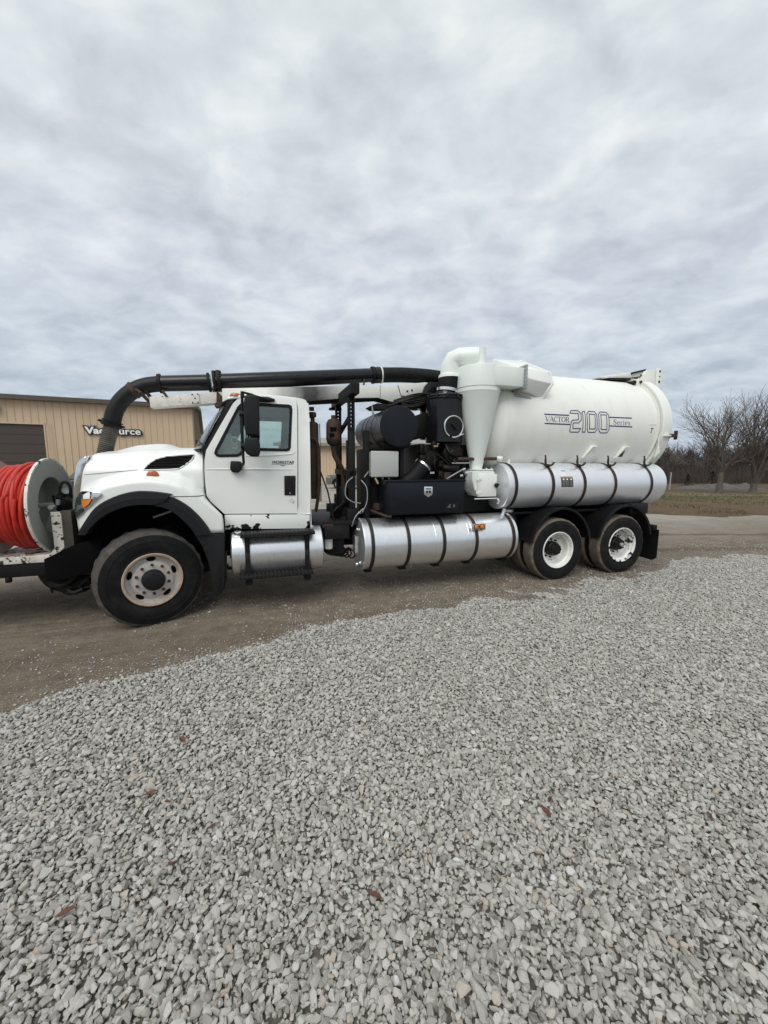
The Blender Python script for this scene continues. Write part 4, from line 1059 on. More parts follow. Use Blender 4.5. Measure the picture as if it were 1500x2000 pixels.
def cab_side(f):
    bm = NB(); add_plate(bm, SIDE, shrink(WIN, .035), CV+.030, CV+.055, vf=tumble, sub=1); flipv(bm, f); P_('dark_jamb_plate', bm, 'dark_void', smooth=20)  # black inner plate added so the door gaps look shaded
    bm = NB(); add_plate(bm, DOOR, WIN, CV, CV+.028, vf=lambda u, z: tumble(u, z)-.006*ss(1.80, 1.77, z)*0, sub=1)
    flipv(bm, f); d = P_('door', bm, 'white_paint', smooth=20)
    bm = NB(); add_tube(bm, [(.62, CV-.001, 1.822), (1.15, CV-.003, 1.822), (1.66, CV-.001, 1.815)], [.006, .008, .004], 8); add_tube(bm, [(1.08, CV-.0, 1.985), (1.45, CV-.002, 2.0), (1.66, CV+.001, 2.02), (1.70, CV+.002, 2.06)], [.003, .006, .006, .003], 8)
    flipv(bm, f); P_('crease', bm, 'white_paint', d)
    bm = NB(); add_plate(bm, shrink(WIN, -.006), shrink(WIN, .026), CV-.006, CV+.030, vf=tumble, sub=1); flipv(bm, f); P_('window_seal', bm, 'black_rubber', d, smooth=20)
    bm = NB(); add_plate(bm, shrink(WIN, .024), None, CV+.014, CV+.018, vf=tumble, sub=1); flipv(bm, f); P_('window', bm, 'door_glass', d, smooth=20)
    bm = NB(); add_box(bm, (1.030, CV+.005, 2.0), (1.050, CV+.02, 2.63)); 
    for v in bm.verts: v.co.y += tumble(0, v.co.z)
    flipv(bm, f); P_('vent_pillar', bm, 'black_rubber', d)
    # handle
    bm = NB(); add_prism(bm, [(1.545, 1.735), (1.690, 1.735), (1.682, 1.475), (1.540, 1.480)], 'v', CV-.014, CV+.001); bevel(bm, .012, 2); add_box(bm, (1.595, CV-.034, 1.53), (1.632, CV-.022, 1.70)); add_box(bm, (1.60, CV-.03, 1.69), (1.63, CV-.008, 1.715)); flipv(bm, f); h = P_('handle', bm, 'black_plastic', d)
    bm = NB(); add_cyl(bm, (1.612, CV-.018, 1.508), (1.612, CV-.0145, 1.508), .011, None, 12); flipv(bm, f); P_('lock', bm, 'chrome', d)
    # scraped paint below the handle
    bm = NB(); add_plate(bm, [(1.595, 1.425), (1.63, 1.440), (1.672, 1.425), (1.678, 1.39), (1.66, 1.362), (1.63, 1.372), (1.60, 1.395)], None, CV-.0025, CV-.0005); flipv(bm, f); P_('scrape', bm, 'chipped_white', d)
    # sill and rear quarter
    bm = NB(); add_prism(bm, [(.800, 1.250), (1.866, 1.214), (1.858, 1.085), (1.838, 1.048), (1.795, 1.024), (.80, 1.062)], 'v', CV+.002, CV+.05); flipv(bm, f); P_('sill', bm, 'sill_white', bev=.008)
    bm = NB(); add_plate(bm, [(1.708, 1.226), (1.868, 1.222), (1.884, 1.80), (1.893, 2.50), (1.872, 2.670), (1.840, 2.715), (1.80, 2.728), (1.746, 2.728), (1.746, 2.60), (1.724, 1.80)], None, CV+.002, CV+.05, vf=tumble, sub=1); flipv(bm, f); P_('rear_quarter', bm, 'white_paint', bev=.012)
    # front cowl strip ahead of the door, A pillar
    bm = NB(); add_plate(bm, [(.588, 2.045), (.588, 1.5), (.594, 1.5), (.592, 1.8), (.600, 1.93), (.622, 2.05), (.80, 2.365), (.956, 2.645), (.93, 2.66), (.60, 2.09)], None, CV+.012, CV+.06, vf=tumble, sub=1); flipv(bm, f); P_('door_gap', bm, 'black_rubber')
    bm = NB(); add_plate(bm, [(.590, 2.05), (.622, 2.060), (.955, 2.66), (.985, 2.70), (.905, 2.70), (.880, 2.665)], None, CV+.03, CV+.07, vf=tumble, sub=1); flipv(bm, f); P_('windscreen_pillar', bm, 'black_plastic', bev=.008)
both(cab_side)
def badge():
    bm, w = text_bm('WORKSTAR', .05, lambda c: Vector((1.392+c.x*1.02, CV-.003, 1.893+c.y)), .001, shear=.3)
    add_box(bm, (1.385, CV-.0028, 1.884), (1.66, CV-.001, 1.887)); add_tube(bm, [(1.50, CV-.003, 1.872), (1.53, CV-.003, 1.866), (1.56, CV-.003, 1.872)], .003, 6)
    P_('badge', bm, 'decal_dark', smooth=0)
badge()
# roof, back wall, floor
bm = NB(); roofp = [(.865, 2.675), (.90, 2.712), (1.00, 2.742), (1.25, 2.762), (1.55, 2.762), (1.78, 2.746), (1.858, 2.712), (1.885, 2.640), (1.84, 2.64), (1.75, 2.70), (1.00, 2.70)]
add_prism(bm, roofp, 'v', CV+.088, mir(CV+.088)); bevel(bm, .030, 3, 50); P_('cab_roof', bm, 'white_paint', smooth=50)
bm = NB()
hole = [(.62, 1.98), (1.82, 1.98), (1.82, 2.50), (.62, 2.50)]
add_plate(bm, [(CV+.05, 1.03), (mir(CV+.05), 1.03), (mir(CV+.05), 2.45), (mir(CV+.12), 2.69), (CV+.12, 2.69), (CV+.05, 2.45)], hole, 1.862, 1.892)
for v in bm.verts: v.co.x, v.co.y = v.co.y, v.co.x
P_('cab_back', bm, 'white_paint')
bm = NB(); add_box(bm, (1.872, .60, 1.96), (1.88, 1.84, 2.52)); P_('rear_window', bm, 'door_glass')
bm = NB(); add_box(bm, (.60, CV+.06, 1.02), (1.86, mir(CV+.06), 1.12)); add_prism(bm, [(.57, 1.1), (.62, 1.1), (.62, 2.02), (.57, 2.02)], 'v', CV+.16, mir(CV+.16)); add_box(bm, (.95, CV+.13, 2.672), (1.84, mir(CV+.13), 2.698)); P_('cab_floor', bm, 'interior')
# cowl, dashboard, seats, wheel
bm = NB(); add_prism(bm, [(.30, 2.035), (.60, 2.055), (.60, 1.95), (.575, 1.90), (.30, 1.95)], 'v', .62, mir(.62)); P_('cowl', bm, 'black_plastic', bev=.01)
bm = NB(); add_prism(bm, [(.60, 1.95), (.78, 1.93), (.84, 1.86), (.82, 1.68), (.70, 1.55), (.63, 1.55)], 'v', CV+.08, mir(CV+.08)); P_('dashboard', bm, 'interior', bev=.02)
for v0 in (.42, 1.42):
    bm = NB(); add_box(bm, (1.12, v0, 1.42), (1.62, v0+.50, 1.56)); s_ = P_('seat', bm, 'seat_grey', bev=.04)
    bm = NB(); add_prism(bm, [(1.56, 1.55), (1.70, 1.55), (1.79, 2.28), (1.68, 2.30)], 'v', v0+.02, v0+.48); P_('backrest', bm, 'seat_grey', s_, bev=.04)
    bm = NB(); add_box(bm, (1.25, v0+.1, 1.1), (1.5, v0+.4, 1.42)); P_('pedestal', bm, 'interior', s_)
bm = NB(); n_ = 28
ctr = Vector((.95, .67, 1.93)); ax_ = Vector((.55, 0, .83)).normalized(); a_, b_ = frame_for(ax_)
add_tube(bm, [ctr+(a_*math.cos(6.283*i/n_)+b_*math.sin(6.283*i/n_))*.23 for i in range(n_)], .016, 8, closed=True)
for q in (0, 2.1, 4.2): add_cyl(bm, ctr-ax_*.02, ctr+(a_*math.cos(q)+b_*math.sin(q))*.225, .014, None, 6)
add_cyl(bm, ctr-ax_*.35, ctr, .03, .05, 12); P_('steering_wheel', bm, 'black_plastic')
# pale crumpled sheet and notices on the dash behind the vent window
bm = NB()
for i in range(15):
    for j in range(9):
        a, b = i/14, j/8; u = .70+.36*a; z = 1.93+.36*b*(1-.55*abs(a-.55)*1.5)
        bm.verts.new((u+.03*math.sin(b*7+a*5), .34+.03*math.sin(a*9+b*4)+.09*b, z))
bm.verts.ensure_lookup_table()
for i in range(14):
    for j in range(8): bm.faces.new([bm.verts[k_] for k_ in (i*9+j, (i+1)*9+j, (i+1)*9+j+1, i*9+j+1)])
o_ = P_('cover_sheet', bm, 'cloth_pale', smooth=60); md = o_.modifiers.new('t', 'SOLIDIFY'); md.thickness = .008
bm = NB(); add_box(bm, (.915, .285, 2.14), (.99, .289, 2.23)); add_box(bm, (.92, .285, 2.075), (.99, .289, 2.125)); n_o = P_('notice', bm, 'paper_white')
bm = NB(); add_box(bm, (.925, .281, 2.155), (.975, .2845, 2.205)); add_box(bm, (.925, .281, 2.10), (.975, .2845, 2.115)); P_('print', bm, 'decal_tan', n_o)
# windscreen (curved glass)
bm = NB(); rows = []
for j in range(25):
    q = -1+2*j/24; v0 = VC+q*(VC-(CV+.055)); bow = .20*(1-abs(q)**2.4)
    lo = Vector((.565-bow, v0, 2.045)); hi = Vector((.918-bow*.72, VC+q*(VC-(CV+.125)), 2.690)); rows.append([bm.verts.new(lo.lerp(hi, t)-Vector((.02*math.sin(t*math.pi), 0, 0))) for t in (0, .25, .5, .75, 1)])
for j in range(24):
    for k_ in range(4): bm.faces.new((rows[j][k_], rows[j+1][k_], rows[j+1][k_+1], rows[j][k_+1]))
ws = P_('windscreen', bm, 'windscreen_glass', smooth=60); md = ws.modifiers.new('t', 'SOLIDIFY'); md.thickness = .006
bm = NB()
for t0, t1 in ((0, .04), (.95, 1.0)):
    pts0 = []
    for j in range(25):
        q = -1+2*j/24; v0 = VC+q*(VC-(CV+.055)); bow = .20*(1-abs(q)**2.4)
        lo = Vector((.560-bow, v0, 2.045)); hi = Vector((.913-bow*.72, VC+q*(VC-(CV+.125)), 2.690)); t = (t0+t1)/2; pts0.append(lo.lerp(hi, t)+Vector((-.006, 0, 0)))
    add_tube(bm, pts0, .016, 6)
P_('windscreen_seal', bm, 'black_rubber', ws)
bm = NB(); add_box(bm, (.86, .44, 2.585), (.868, .50, 2.615)); P_('sticker', bm, 'paper_white', ws)
bm = NB(); add_box(bm, (.93, CV+.14, 2.60), (1.06, 1.0, 2.69)); P_('sun_visor', bm, 'interior', bev=.01)
for i, v in enumerate((.36, .90, VC, 1.54, mir(.36))):
    bm = NB(); add_lathe(bm, [(0, .036), (.03, .033), (.05, .022), (.058, .004), (.058, -.01)], (.985 if i in (0, 4) else .95, v, 2.738), (0, 0, 1), 20)
    for q in bm.verts: q.co.x = .97+(q.co.x-.97)*1.15
    P_('marker_light', bm, 'orange_lens', label='orange marker lamp on the cab roof')
# mirrors
def mirror(f):
    bm = NB(); fx = lambda p: (p[0], f(p[1]), p[2])
    V = -.035
    add_tube(bm, [fx(p) for p in bez([(.99, CV, 1.865), (1.035, .10, 1.868), (1.062, V+.03, 1.90), (1.062, V, 2.0), (1.065, V, 2.25), (1.075, V, 2.55), (1.080, V, 2.71)], 40)], .016, 10)
    add_tube(bm, [fx(p) for p in [(1.080, V, 2.72), (1.14, .10, 2.735), (1.20, .25, 2.745)]], .013, 8)
    add_tube(bm, [fx(p) for p in [(1.080, V, 2.66), (1.085, V, 2.73)]], .022, 8)
    add_tube(bm, [fx(p) for p in [(1.082, V, 2.725), (1.22, .06, 2.705), (1.38, .24, 2.69)]], .013, 8)
    add_tube(bm, [fx(p) for p in [(1.082, V, 2.68), (1.17, .12, 2.675), (1.25, .26, 2.675)]], .012, 8)
    for z in (2.475, 2.10): add_tube(bm, [fx(p) for p in [(1.04, V-.004, z), (1.10, V-.004, z)]], .032, 12)
    mm = P_('mirror', bm, 'black_plastic')
    def hd(pts, name):
        b = NB(); add_prism(b, pts, 'v', f(V-.09), f(V+.075)); bevel(b, .022, 3); P_(name, b, 'black_plastic', mm, smooth=50)
    hd([(1.115, 2.685), (1.255, 2.690), (1.268, 2.60), (1.264, 2.36), (1.250, 2.225), (1.112, 2.222), (1.092, 2.30), (1.092, 2.58)], 'mirror_head')
    hd([(1.090, 2.198), (1.235, 2.200), (1.258, 2.15), (1.262, 2.04), (1.240, 1.972), (1.150, 1.975), (1.100, 2.01), (1.080, 2.08)], 'wide_angle_mirror')
    b = NB(); add_prism(b, [(.905, 1.925), (1.02, 1.920), (1.045, 1.88), (1.03, 1.815), (.985, 1.775), (.915, 1.785), (.895, 1.83)], 'v', f(CV-.002), f(CV-.075)); P_('base', b, 'black_plastic', mm, bev=.014)
    b = NB(); add_tube(b, [fx(p) for p in [(1.10, CV+.06, 2.700), (1.18, CV+.055, 2.702), (1.38, CV+.055, 2.700), (1.46, CV+.06, 2.698)]], [.022, .034, .034, .016], 10); P_('rain_visor', b, 'black_plastic', mm)
both(mirror)

# --- fuel tank and steps -------------------------------------------------------
def tank_shell(u0, u1, v, z, r, seg=56, dome=.035, rim=True):
    bm = NB()
    pr = [(0, -dome), (r*.5, -dome*.8), (r*.85, -dome*.3), (r*.955, 0), (r-.012, .001)] + ([(r+.008, .002), (r+.010, .012), (r+.008, .045), (r, .048)] if rim else [(r, .012)])
    L_ = u1-u0; prof = pr+[(a, L_-b) for a, b in reversed(pr)]
    add_lathe(bm, prof, (u0, v, z), (1, 0, 0), seg); return bm
def strap(name, u, v, z, r, w=.05, m='strap_black', t=.010, par=None, a0=0, a1=2*math.pi):
    bm = NB(); add_lathe(bm, [(r+.001, -w/2), (r+t, -w/2), (r+t, w/2), (r+.001, w/2), (r+.001, -w/2)], (u, v, z), (1, 0, 0), 56, a0=a0, a1=a1)
    return P_(name, bm, m, par)
FT = (.36, .735, .305)
bm = tank_shell(.865, 2.02, FT[0], FT[1], FT[2], dome=.02, rim=False); ft = P_('fuel_tank', bm, 'aluminium', smooth=40)
for u in (1.06, 1.80):
    strap('strap', u, FT[0], FT[1], FT[2], .055, par=ft); bm = NB(); add_box(bm, (u-.03, .047, .40), (u+.03, .056, 1.0)); add_box(bm, (u-.04, .05, .36), (u+.04, .8, .42)); P_('bracket', bm, 'black_frame', ft)
bm = NB(); add_lathe(bm, [(0, .03), (.045, .03), (.05, .02), (.05, 0), (.04, 0), (.04, -.06)], (.945, .22, 1.005), (0, -.5, 1), 20); P_('filler_cap', bm, 'chrome', ft)
def step(z, u0, u1):
    bm = NB(); add_box(bm, (u0, -.045, z), (u1, .16, z+.045)); bevel(bm, .006, 1)
    for i in range(18):
        u = u0+.04+(u1-u0-.08)*i/17; add_box(bm, (u-.012, -.05, z+.012), (u+.012, -.0455, z+.036), mi=1)
        add_box(bm, (u-.015, -.03, z+.0455), (u+.015, .14, z+.052), mi=1)
    return P_('step', bm, ['black_frame', 'strap_black'])
step(.985, .985, 1.895); step(.458, .955, 1.865)

# --- long lower water tank -------------------------------------------------------
LT = (.40, .724, .372)
bm = tank_shell(2.575, 5.06, LT[0], LT[1], LT[2], dome=.05); lt = P_('water_tank', bm, 'aluminium', smooth=40, label='long brushed aluminium water tank low on the frame')
for u, m in ((2.70, 'strap_black'), (3.235, 'strap_black'), (3.79, 'strap_black'), (4.33, 'rust_strap'), (4.985, 'rust_strap')):
    strap('strap', u, LT[0], LT[1], LT[2], .05, m, par=lt)
    bm = NB(); add_box(bm, (u-.05, .30, .315), (u+.05, .9, .352)); P_('cradle', bm, 'black_frame', lt)
bm = NB()
for u in (3.66, 4.20, 4.26): add_lathe(bm, [(LT[2]+.0005, -.006), (LT[2]+.003, 0), (LT[2]+.0005, .006)], (u, LT[0], LT[1]), (1, 0, 0), 56)
P_('weld_seam', bm, 'aluminium', lt)
bm = NB(); add_prism(bm, [(2.505, .86), (2.53, .86), (2.53, .62), (2.505, .62)], 'v', .30, .42); add_lathe(bm, [(0, -.03), (.03, -.03), (.03, 0)], (2.54, .30, .45), (1, 0, 0), 12); add_lathe(bm, [(0, -.02), (.02, -.02), (.02, 0)], (2.545, .30, .96), (1, 0, 0), 12); P_('end_fitting', bm, 'aluminium', lt)
bm = NB(); add_box(bm, (4.235, .025, .90), (4.47, .040, 1.0)); bevel(bm, .01, 2); mb = P_('lamp_bracket', bm, 'galvanised', lt)
for u in (4.305, 4.40):
    bm = NB(); add_lathe(bm, [(0, -.026), (.025, -.024), (.034, -.014), (.036, 0)], (u, .024, .953), (0, 1, 0), 20); add_lathe(bm, [(.036, -.008), (.044, -.008), (.044, 0)], (u, .024, .953), (0, 1, 0), 20, mi=1); P_('marker_light', bm, ['amber_lens', 'rust_dark'], lt)
bm = NB(); add_cyl(bm, (4.4, .40, .355), (4.4, .40, .30), .025, None, 10); add_cyl(bm, (3.4, .40, .355), (3.4, .40, .31), .02, None, 10); P_('drain_plug', bm, 'galvanised', lt)
bm = NB(); add_cyl(bm, (2.13, .33, .70), (2.13, .33, .97), .056, None, 20); bevel(bm, .014, 2); ff = P_('oil_filter', bm, 'paper_white'); bm = NB(); add_cyl(bm, (2.13, .33, .97), (2.13, .33, 1.02), .05, .062, 16); add_box(bm, (2.05, .31, 1.0), (2.2, .6, 1.05)); P_('filter_head', bm, 'rust_dark', ff)
bm = NB()
for k_ in range(5): add_tube(bm, bez([(2.05+.08*k_, .5, .68), (2.15+.08*k_, .42, .60-.02*k_), (2.3+.06*k_, .44, .58), (2.45, .5, .66)], 14), .012, 6)
P_('air_line', bm, 'black_rubber', kind='stuff')

# --- debris tank ------------------------------------------------------------------
TV, TZ, TR = 1.25, 2.58, .93
bm = NB(); U0, U1 = 5.0, 8.22
prof = [(0, -.42), (.30, -.40), (.58, -.32), (.78, -.20), (.88, -.09), (.922, -.02), (TR, .02)]
prof += [(TR, .04), (TR, 1.95), (TR, 1.97), (TR, U1-U0)]
add_lathe(bm, prof, (U0, TV, TZ), (1, 0, 0), 96); dt = P_('debris_tank', bm, 'tank_paint', smooth=35, label='large cream white cylindrical debris tank')
bm = NB(); add_lathe(bm, [(TR+.0005, -.008), (TR+.0045, 0), (TR+.0005, .008)], (5.02, TV, TZ), (1, 0, 0), 96); add_lathe(bm, [(TR+.0005, -.004), (TR+.0025, 0), (TR+.0005, .004)], (6.70, TV, TZ), (1, 0, 0), 96, a0=math.radians(200), a1=math.radians(360)); P_('weld_seam', bm, 'tank_paint', dt)
bm = NB(); add_lathe(bm, [(TR, 0), (TR+.075, 0), (TR+.08, .006), (TR+.08, .20), (TR+.07, .21), (TR, .21)], (8.225, TV, TZ), (1, 0, 0), 96); add_lathe(bm, [(TR+.001, -.05), (TR+.035, -.05), (TR+.035, -.035), (TR+.001, -.035)], (8.225, TV, TZ), (1, 0, 0), 96); P_('flange_ring', bm, 'tank_paint', dt)
bm = NB(); add_lathe(bm, [(TR+.06, 0), (TR+.06, .03), (.85, .06), (.5, .16), (0, .20)], (8.437, TV, TZ), (1, 0, 0), 72); rd = P_('rear_door', bm, 'tank_paint', dt)
bm = NB(); add_box(bm, (8.40, .20, 2.38), (8.52, .30, 2.44)); add_cyl(bm, (8.55, .24, 2.34), (8.55, .24, 2.50), .03, None, 10); P_('latch', bm, 'rust_dark', rd)
bm = NB(); add_box(bm, (8.26, TV-1.04, 2.395), (8.43, TV-.985, 2.42)); add_box(bm, (7.98, TV-.935, 2.60), (8.16, TV-.905, 2.612)); add_prism(bm, [(-.05+TV-.945, 2.10), (TV-.93, 2.40), (TV-.99, 2.395), (TV-.90, 2.0)], 'u', 8.20, 8.21); P_('stiffener', bm, 'tank_paint', dt)
def on_tank(u, z, off=.002):
    d = z-TZ; return Vector((u, TV-math.sqrt((TR+off)**2-d*d), z))
bm = NB()
def trib(pts, w, off, closed=False):
    n = len(pts); L_ = []
    for i in range(n):
        p = Vector(pts[i]); a = Vector(pts[(i-1) % n]) if (closed or i) else p; b = Vector(pts[(i+1) % n]) if (closed or i < n-1) else p
        d1 = (p-a).normalized() if (p-a).length > 1e-9 else (b-p).normalized(); d2 = (b-p).normalized() if (b-p).length > 1e-9 else d1
        n1 = Vector((-d1.y, d1.x)); n2 = Vector((-d2.y, d2.x)); m = (n1+n2); m = m.normalized() if m.length > 1e-6 else n1; m = m/max(.5, m.dot(n1))
        ww = w[i] if isinstance(w, list) else w
        L_.append((bm.verts.new(on_tank(*(p+m*ww/2), off)), bm.verts.new(on_tank(*(p-m*ww/2), off))))
    for i in range(n if closed else n-1):
        a, b = L_[i], L_[(i+1) % n]; bm.faces.new((a[0], b[0], b[1], a[1]))
def sub(pts, k=4, closed=False):
    out = []; n = len(pts)
    for i in range(n if closed else n-1):
        a, b = Vector(pts[i]), Vector(pts[(i+1) % n])
        for j in range(k): out.append(tuple(a.lerp(b, j/k)))
    if not closed: out.append(pts[-1])
    return out
LW = .0155
for pl in ([(6.196, 2.732), (6.224, 2.776), (6.365, 2.781), (6.423, 2.741), (6.433, 2.629), (6.381, 2.578), (6.263, 2.574), (6.271, 2.482), (6.437, 2.486), (6.402, 2.427), (6.236, 2.422), (6.211, 2.443), (6.223, 2.591), (6.244, 2.617), (6.372, 2.628), (6.372, 2.733)],
           [(6.447, 2.742), (6.468, 2.773), (6.511, 2.775), (6.538, 2.430), (6.482, 2.429), (6.465, 2.724)],
           [(6.596, 2.779), (6.718, 2.777), (6.762, 2.735), (6.786, 2.477), (6.749, 2.432), (6.611, 2.428), (6.575, 2.471), (6.552, 2.733)], [(6.600, 2.735), (6.722, 2.728), (6.744, 2.489), (6.622, 2.485)],
           [(6.841, 2.779), (6.973, 2.779), (7.028, 2.733), (7.053, 2.478), (7.016, 2.430), (6.874, 2.426), (6.828, 2.472), (6.804, 2.731)], [(6.853, 2.733), (6.978, 2.731), (7.002, 2.483), (6.876, 2.486)]):
    trib(sub(pl, 3, True), LW, .0022, True)
for a, b in (((5.679, 2.694), (6.178, 2.695)), ((5.689, 2.547), (6.203, 2.546)), ((7.040, 2.696), (7.556, 2.699)), ((7.055, 2.549), (7.573, 2.547))): trib([a, b], .020, .0022)
# serif lettering drawn as strokes: (points in cap-height units, stroke width)
TH, TN = .17, .07
GL = {'V': (.80, [([(.06, 1), (.40, 0)], TH), ([(.74, 1), (.42, .02)], TN), ([(-.04, .985), (.20, .985)], .04), ([(.60, .985), (.84, .985)], .04)]),
      'A': (.80, [([(.72, 0), (.40, 1)], TH), ([(.06, 0), (.38, .98)], TN), ([(.18, .32), (.56, .32)], .05), ([(-.04, .015), (.20, .015)], .04), ([(.56, .015), (.86, .015)], .04)]),
      'C': (.74, [([(.66, .76), (.58, .93), (.42, .98), (.22, .90), (.10, .68), (.08, .5), (.10, .32), (.22, .10), (.42, .02), (.58, .07), (.68, .24)], [.06, .06, .06, .10, .15, .17, .15, .10, .06, .06, .05]), ([(.66, .98), (.66, .70)], .05)]),
      'T': (.72, [([(.36, 0), (.36, 1)], TH), ([(.02, .965), (.70, .965)], .06), ([(.04, 1), (.02, .74)], .05), ([(.70, 1), (.72, .74)], .05), ([(.20, .015), (.52, .015)], .04)]),
      'O': (.80, [([(.40, .98), (.20, .90), (.09, .68), (.08, .5), (.09, .32), (.20, .10), (.40, .02), (.60, .10), (.71, .32), (.72, .5), (.71, .68), (.60, .90), (.40, .98)], [.06, .10, .15, .17, .15, .10, .06, .10, .15, .17, .15, .10, .06])]),
      'R': (.78, [([(.16, 0), (.16, 1)], TH), ([(.16, .965), (.44, .965), (.60, .86), (.60, .64), (.44, .53), (.18, .53)], [.06, .06, .13, .13, .06, .05]), ([(.38, .52), (.70, .02)], .14), ([(.0, .015), (.32, .015)], .04), ([(.62, .015), (.84, .015)], .04), ([(.0, .985), (.2, .985)], .04)]),
      'S': (.62, [([(.52, .76), (.44, .93), (.28, .98), (.12, .88), (.11, .70), (.26, .56), (.42, .44), (.52, .28), (.46, .10), (.28, .02), (.12, .08), (.06, .26)], [.06, .06, .06, .11, .12, .15, .15, .13, .11, .06, .06, .05]), ([(.52, .98), (.52, .72)], .05), ([(.06, .02), (.06, .28)], .05)]),
      'e': (.50, [([(.06, .36), (.42, .36), (.40, .52), (.24, .64), (.10, .54), (.06, .34), (.10, .12), (.24, .02), (.40, .08)], [.05, .05, .10, .06, .11, .13, .12, .06, .05])]),
      'r': (.40, [([(.12, 0), (.12, .64)], .12), ([(.12, .46), (.22, .60), (.34, .61)], [.05, .07, .11]), ([(.0, .015), (.26, .015)], .04), ([(.0, .63), (.14, .63)], .04)]),
      'i': (.30, [([(.12, 0), (.12, .64)], .12), ([(.12, .80), (.12, .92)], .12), ([(.0, .015), (.26, .015)], .04), ([(.0, .63), (.14, .63)], .04)]),
      's': (.44, [([(.34, .50), (.24, .63), (.10, .55), (.12, .42), (.30, .26), (.32, .12), (.20, .02), (.06, .14)], [.05, .06, .10, .11, .12, .10, .06, .05])])}
def letters(txt, u0, u1, z, h):
    tw = sum(GL[c][0] for c in txt); k_ = (u1-u0)/tw; x = u0
    for c in txt:
        for i, (pts, w) in enumerate(GL[c][1]):
            sc = h*.95
            trib([(x+p[0]*k_, z+p[1]*h) for p in pts], [q*sc for q in w] if isinstance(w, list) else w*sc, .0022+.0002*i)
        x += GL[c][0]*k_
letters('VACTOR', 5.700, 6.185, 2.580, .085); letters('Series', 7.125, 7.53, 2.575, .088)
P_('lettering', bm, 'decal_navy', dt, smooth=0, kind='stuff')
bm = NB(); trib([(8.02, 2.535), (8.09, 2.535)], .012, .0022); trib([(8.055, 2.535), (8.04, 2.46)], .014, .0024); trib([(8.025, 2.455), (8.06, 2.46)], .010, .0022)
P_('stencil_mark', bm, 'decal_dark', dt, smooth=0)
# A-shaped lugs low on the tank side
for u, rusty in ((6.74, 0), (7.48, 1)):
    bm = NB(); pp = [(u-.09, 2.00), (u+.0, 2.20), (u+.11, 2.205), (u+.105, 2.18), (u+.055, 2.175), (u+.085, 1.995)]
    vs = [on_tank(a, b, .0) for a, b in pp]; vo = [on_tank(a, b, .06 if b > 2.1 else .045) for a, b in pp]; n_ = len(pp)
    bv_ = [bm.verts.new(v) for v in vs+vo]
    for i in range(n_): bm.faces.new((bv_[i], bv_[(i+1) % n_], bv_[n_+(i+1) % n_], bv_[n_+i]))
    bm.faces.new(bv_[n_:]); lg = P_('lug', bm, 'tank_paint', dt, bev=.006)
    bm = NB(); vs = [on_tank(a, b, .062 if b > 2.1 else .050) for a, b in [(u-.035, 2.02), (u+.015, 2.13), (u+.035, 2.13), (u+.055, 2.02)]]; faces_from(bm, vs, [(0, 1, 2, 3)])
    bm2 = NB(); add_tube(bm2, [on_tank(u-.08, 2.0, .05), on_tank(u+.005, 2.19, .062), on_tank(u+.10, 2.195, .062)], .008, 6); add_tube(bm2, [on_tank(u+.02, 2.17, .062), on_tank(u+.08, 2.0, .05)], .008, 6); P_('edge_bead', bm2, 'tank_paint', lg)
    P_('worn_face', bm, 'rust_dark' if rusty else 'tank_paint', lg)
# front bracket, side pipe
bm = NB(); add_box(bm, (4.80, .86, 2.40), (4.95, .92, 2.52)); P_('bracket', bm, 'tank_paint', dt, bev=.01)
bm = NB(); add_tube(bm, [(4.2, .46, 1.965), (4.90, .40, 1.975)], .026, 12); sp_ = P_('drain_pipe', bm, 'rust_dark'); bm = NB(); add_cyl(bm, (4.86, .40, 1.975), (4.95, .39, 1.976), .038, None, 12); add_cyl(bm, (4.92, .40, 1.93), (4.92, .40, 2.02), .032, None, 12); add_cyl(bm, (5.12, .44, 1.90), (5.12, .43, 1.97), .022, None, 10); P_('valve', bm, 'tank_paint', sp_)
# hinge bracket and prop arm on top at the tail
bm = NB(); hb = [(8.085, 3.28), (8.085, 3.46), (8.30, 3.655), (8.515, 3.69), (8.54, 3.42), (8.54, 3.33), (8.46, 3.275)]
for v in (.72, 1.74): add_prism(bm, hb, 'v', v, v+.03)
for v in (.70, 1.76):
    add_prism(bm, [(8.545, 3.70), (8.60, 3.715), (8.66, 3.69), (8.70, 3.63), (8.70, 3.30), (8.60, 3.05), (8.55, 3.05)], 'v', v-.0, v+.04)
add_box(bm, (8.505, .751, 3.34), (8.53, 1.739, 3.66)); hbo = P_('hinge_bracket', bm, 'tank_paint', bev=.006)
bm = NB()
for u, z, r in ((8.16, 3.43, .026), (8.615, 3.655, .022), (8.618, 3.56, .014), (8.615, 3.46, .024)): add_cyl(bm, (u, .695, z), (u, .735, z), r, None, 12)
add_box(bm, (8.33, .714, 3.27), (8.355, .724, 3.35)); add_prism(bm, [(8.12, 3.49), (8.20, 3.565), (8.15, 3.565)], 'v', .716, .722); P_('bolt', bm, 'rust_dark', hbo)
bm = NB(); add_prism(bm, [(7.45, 3.53), (7.60, 3.56), (8.50, 3.72), (8.50, 3.62), (8.12, 3.55), (7.60, 3.515)], 'v', .95, 1.55); P_('prop_arm', bm, 'tank_paint', hbo, bev=.01)
bm = NB(); add_prism(bm, [(7.62, 3.50), (8.14, 3.535), (8.14, 3.50), (7.7, 3.48)], 'v', .92, 1.58); add_prism(bm, [(8.18, 3.655), (8.50, 3.735), (8.50, 3.70), (8.18, 3.62)], 'v', .9, 1.6); add_cyl(bm, (8.06, .74, 3.42), (8.06, 1.76, 3.42), .04, None, 14); P_('pivot', bm, 'grease', hbo)

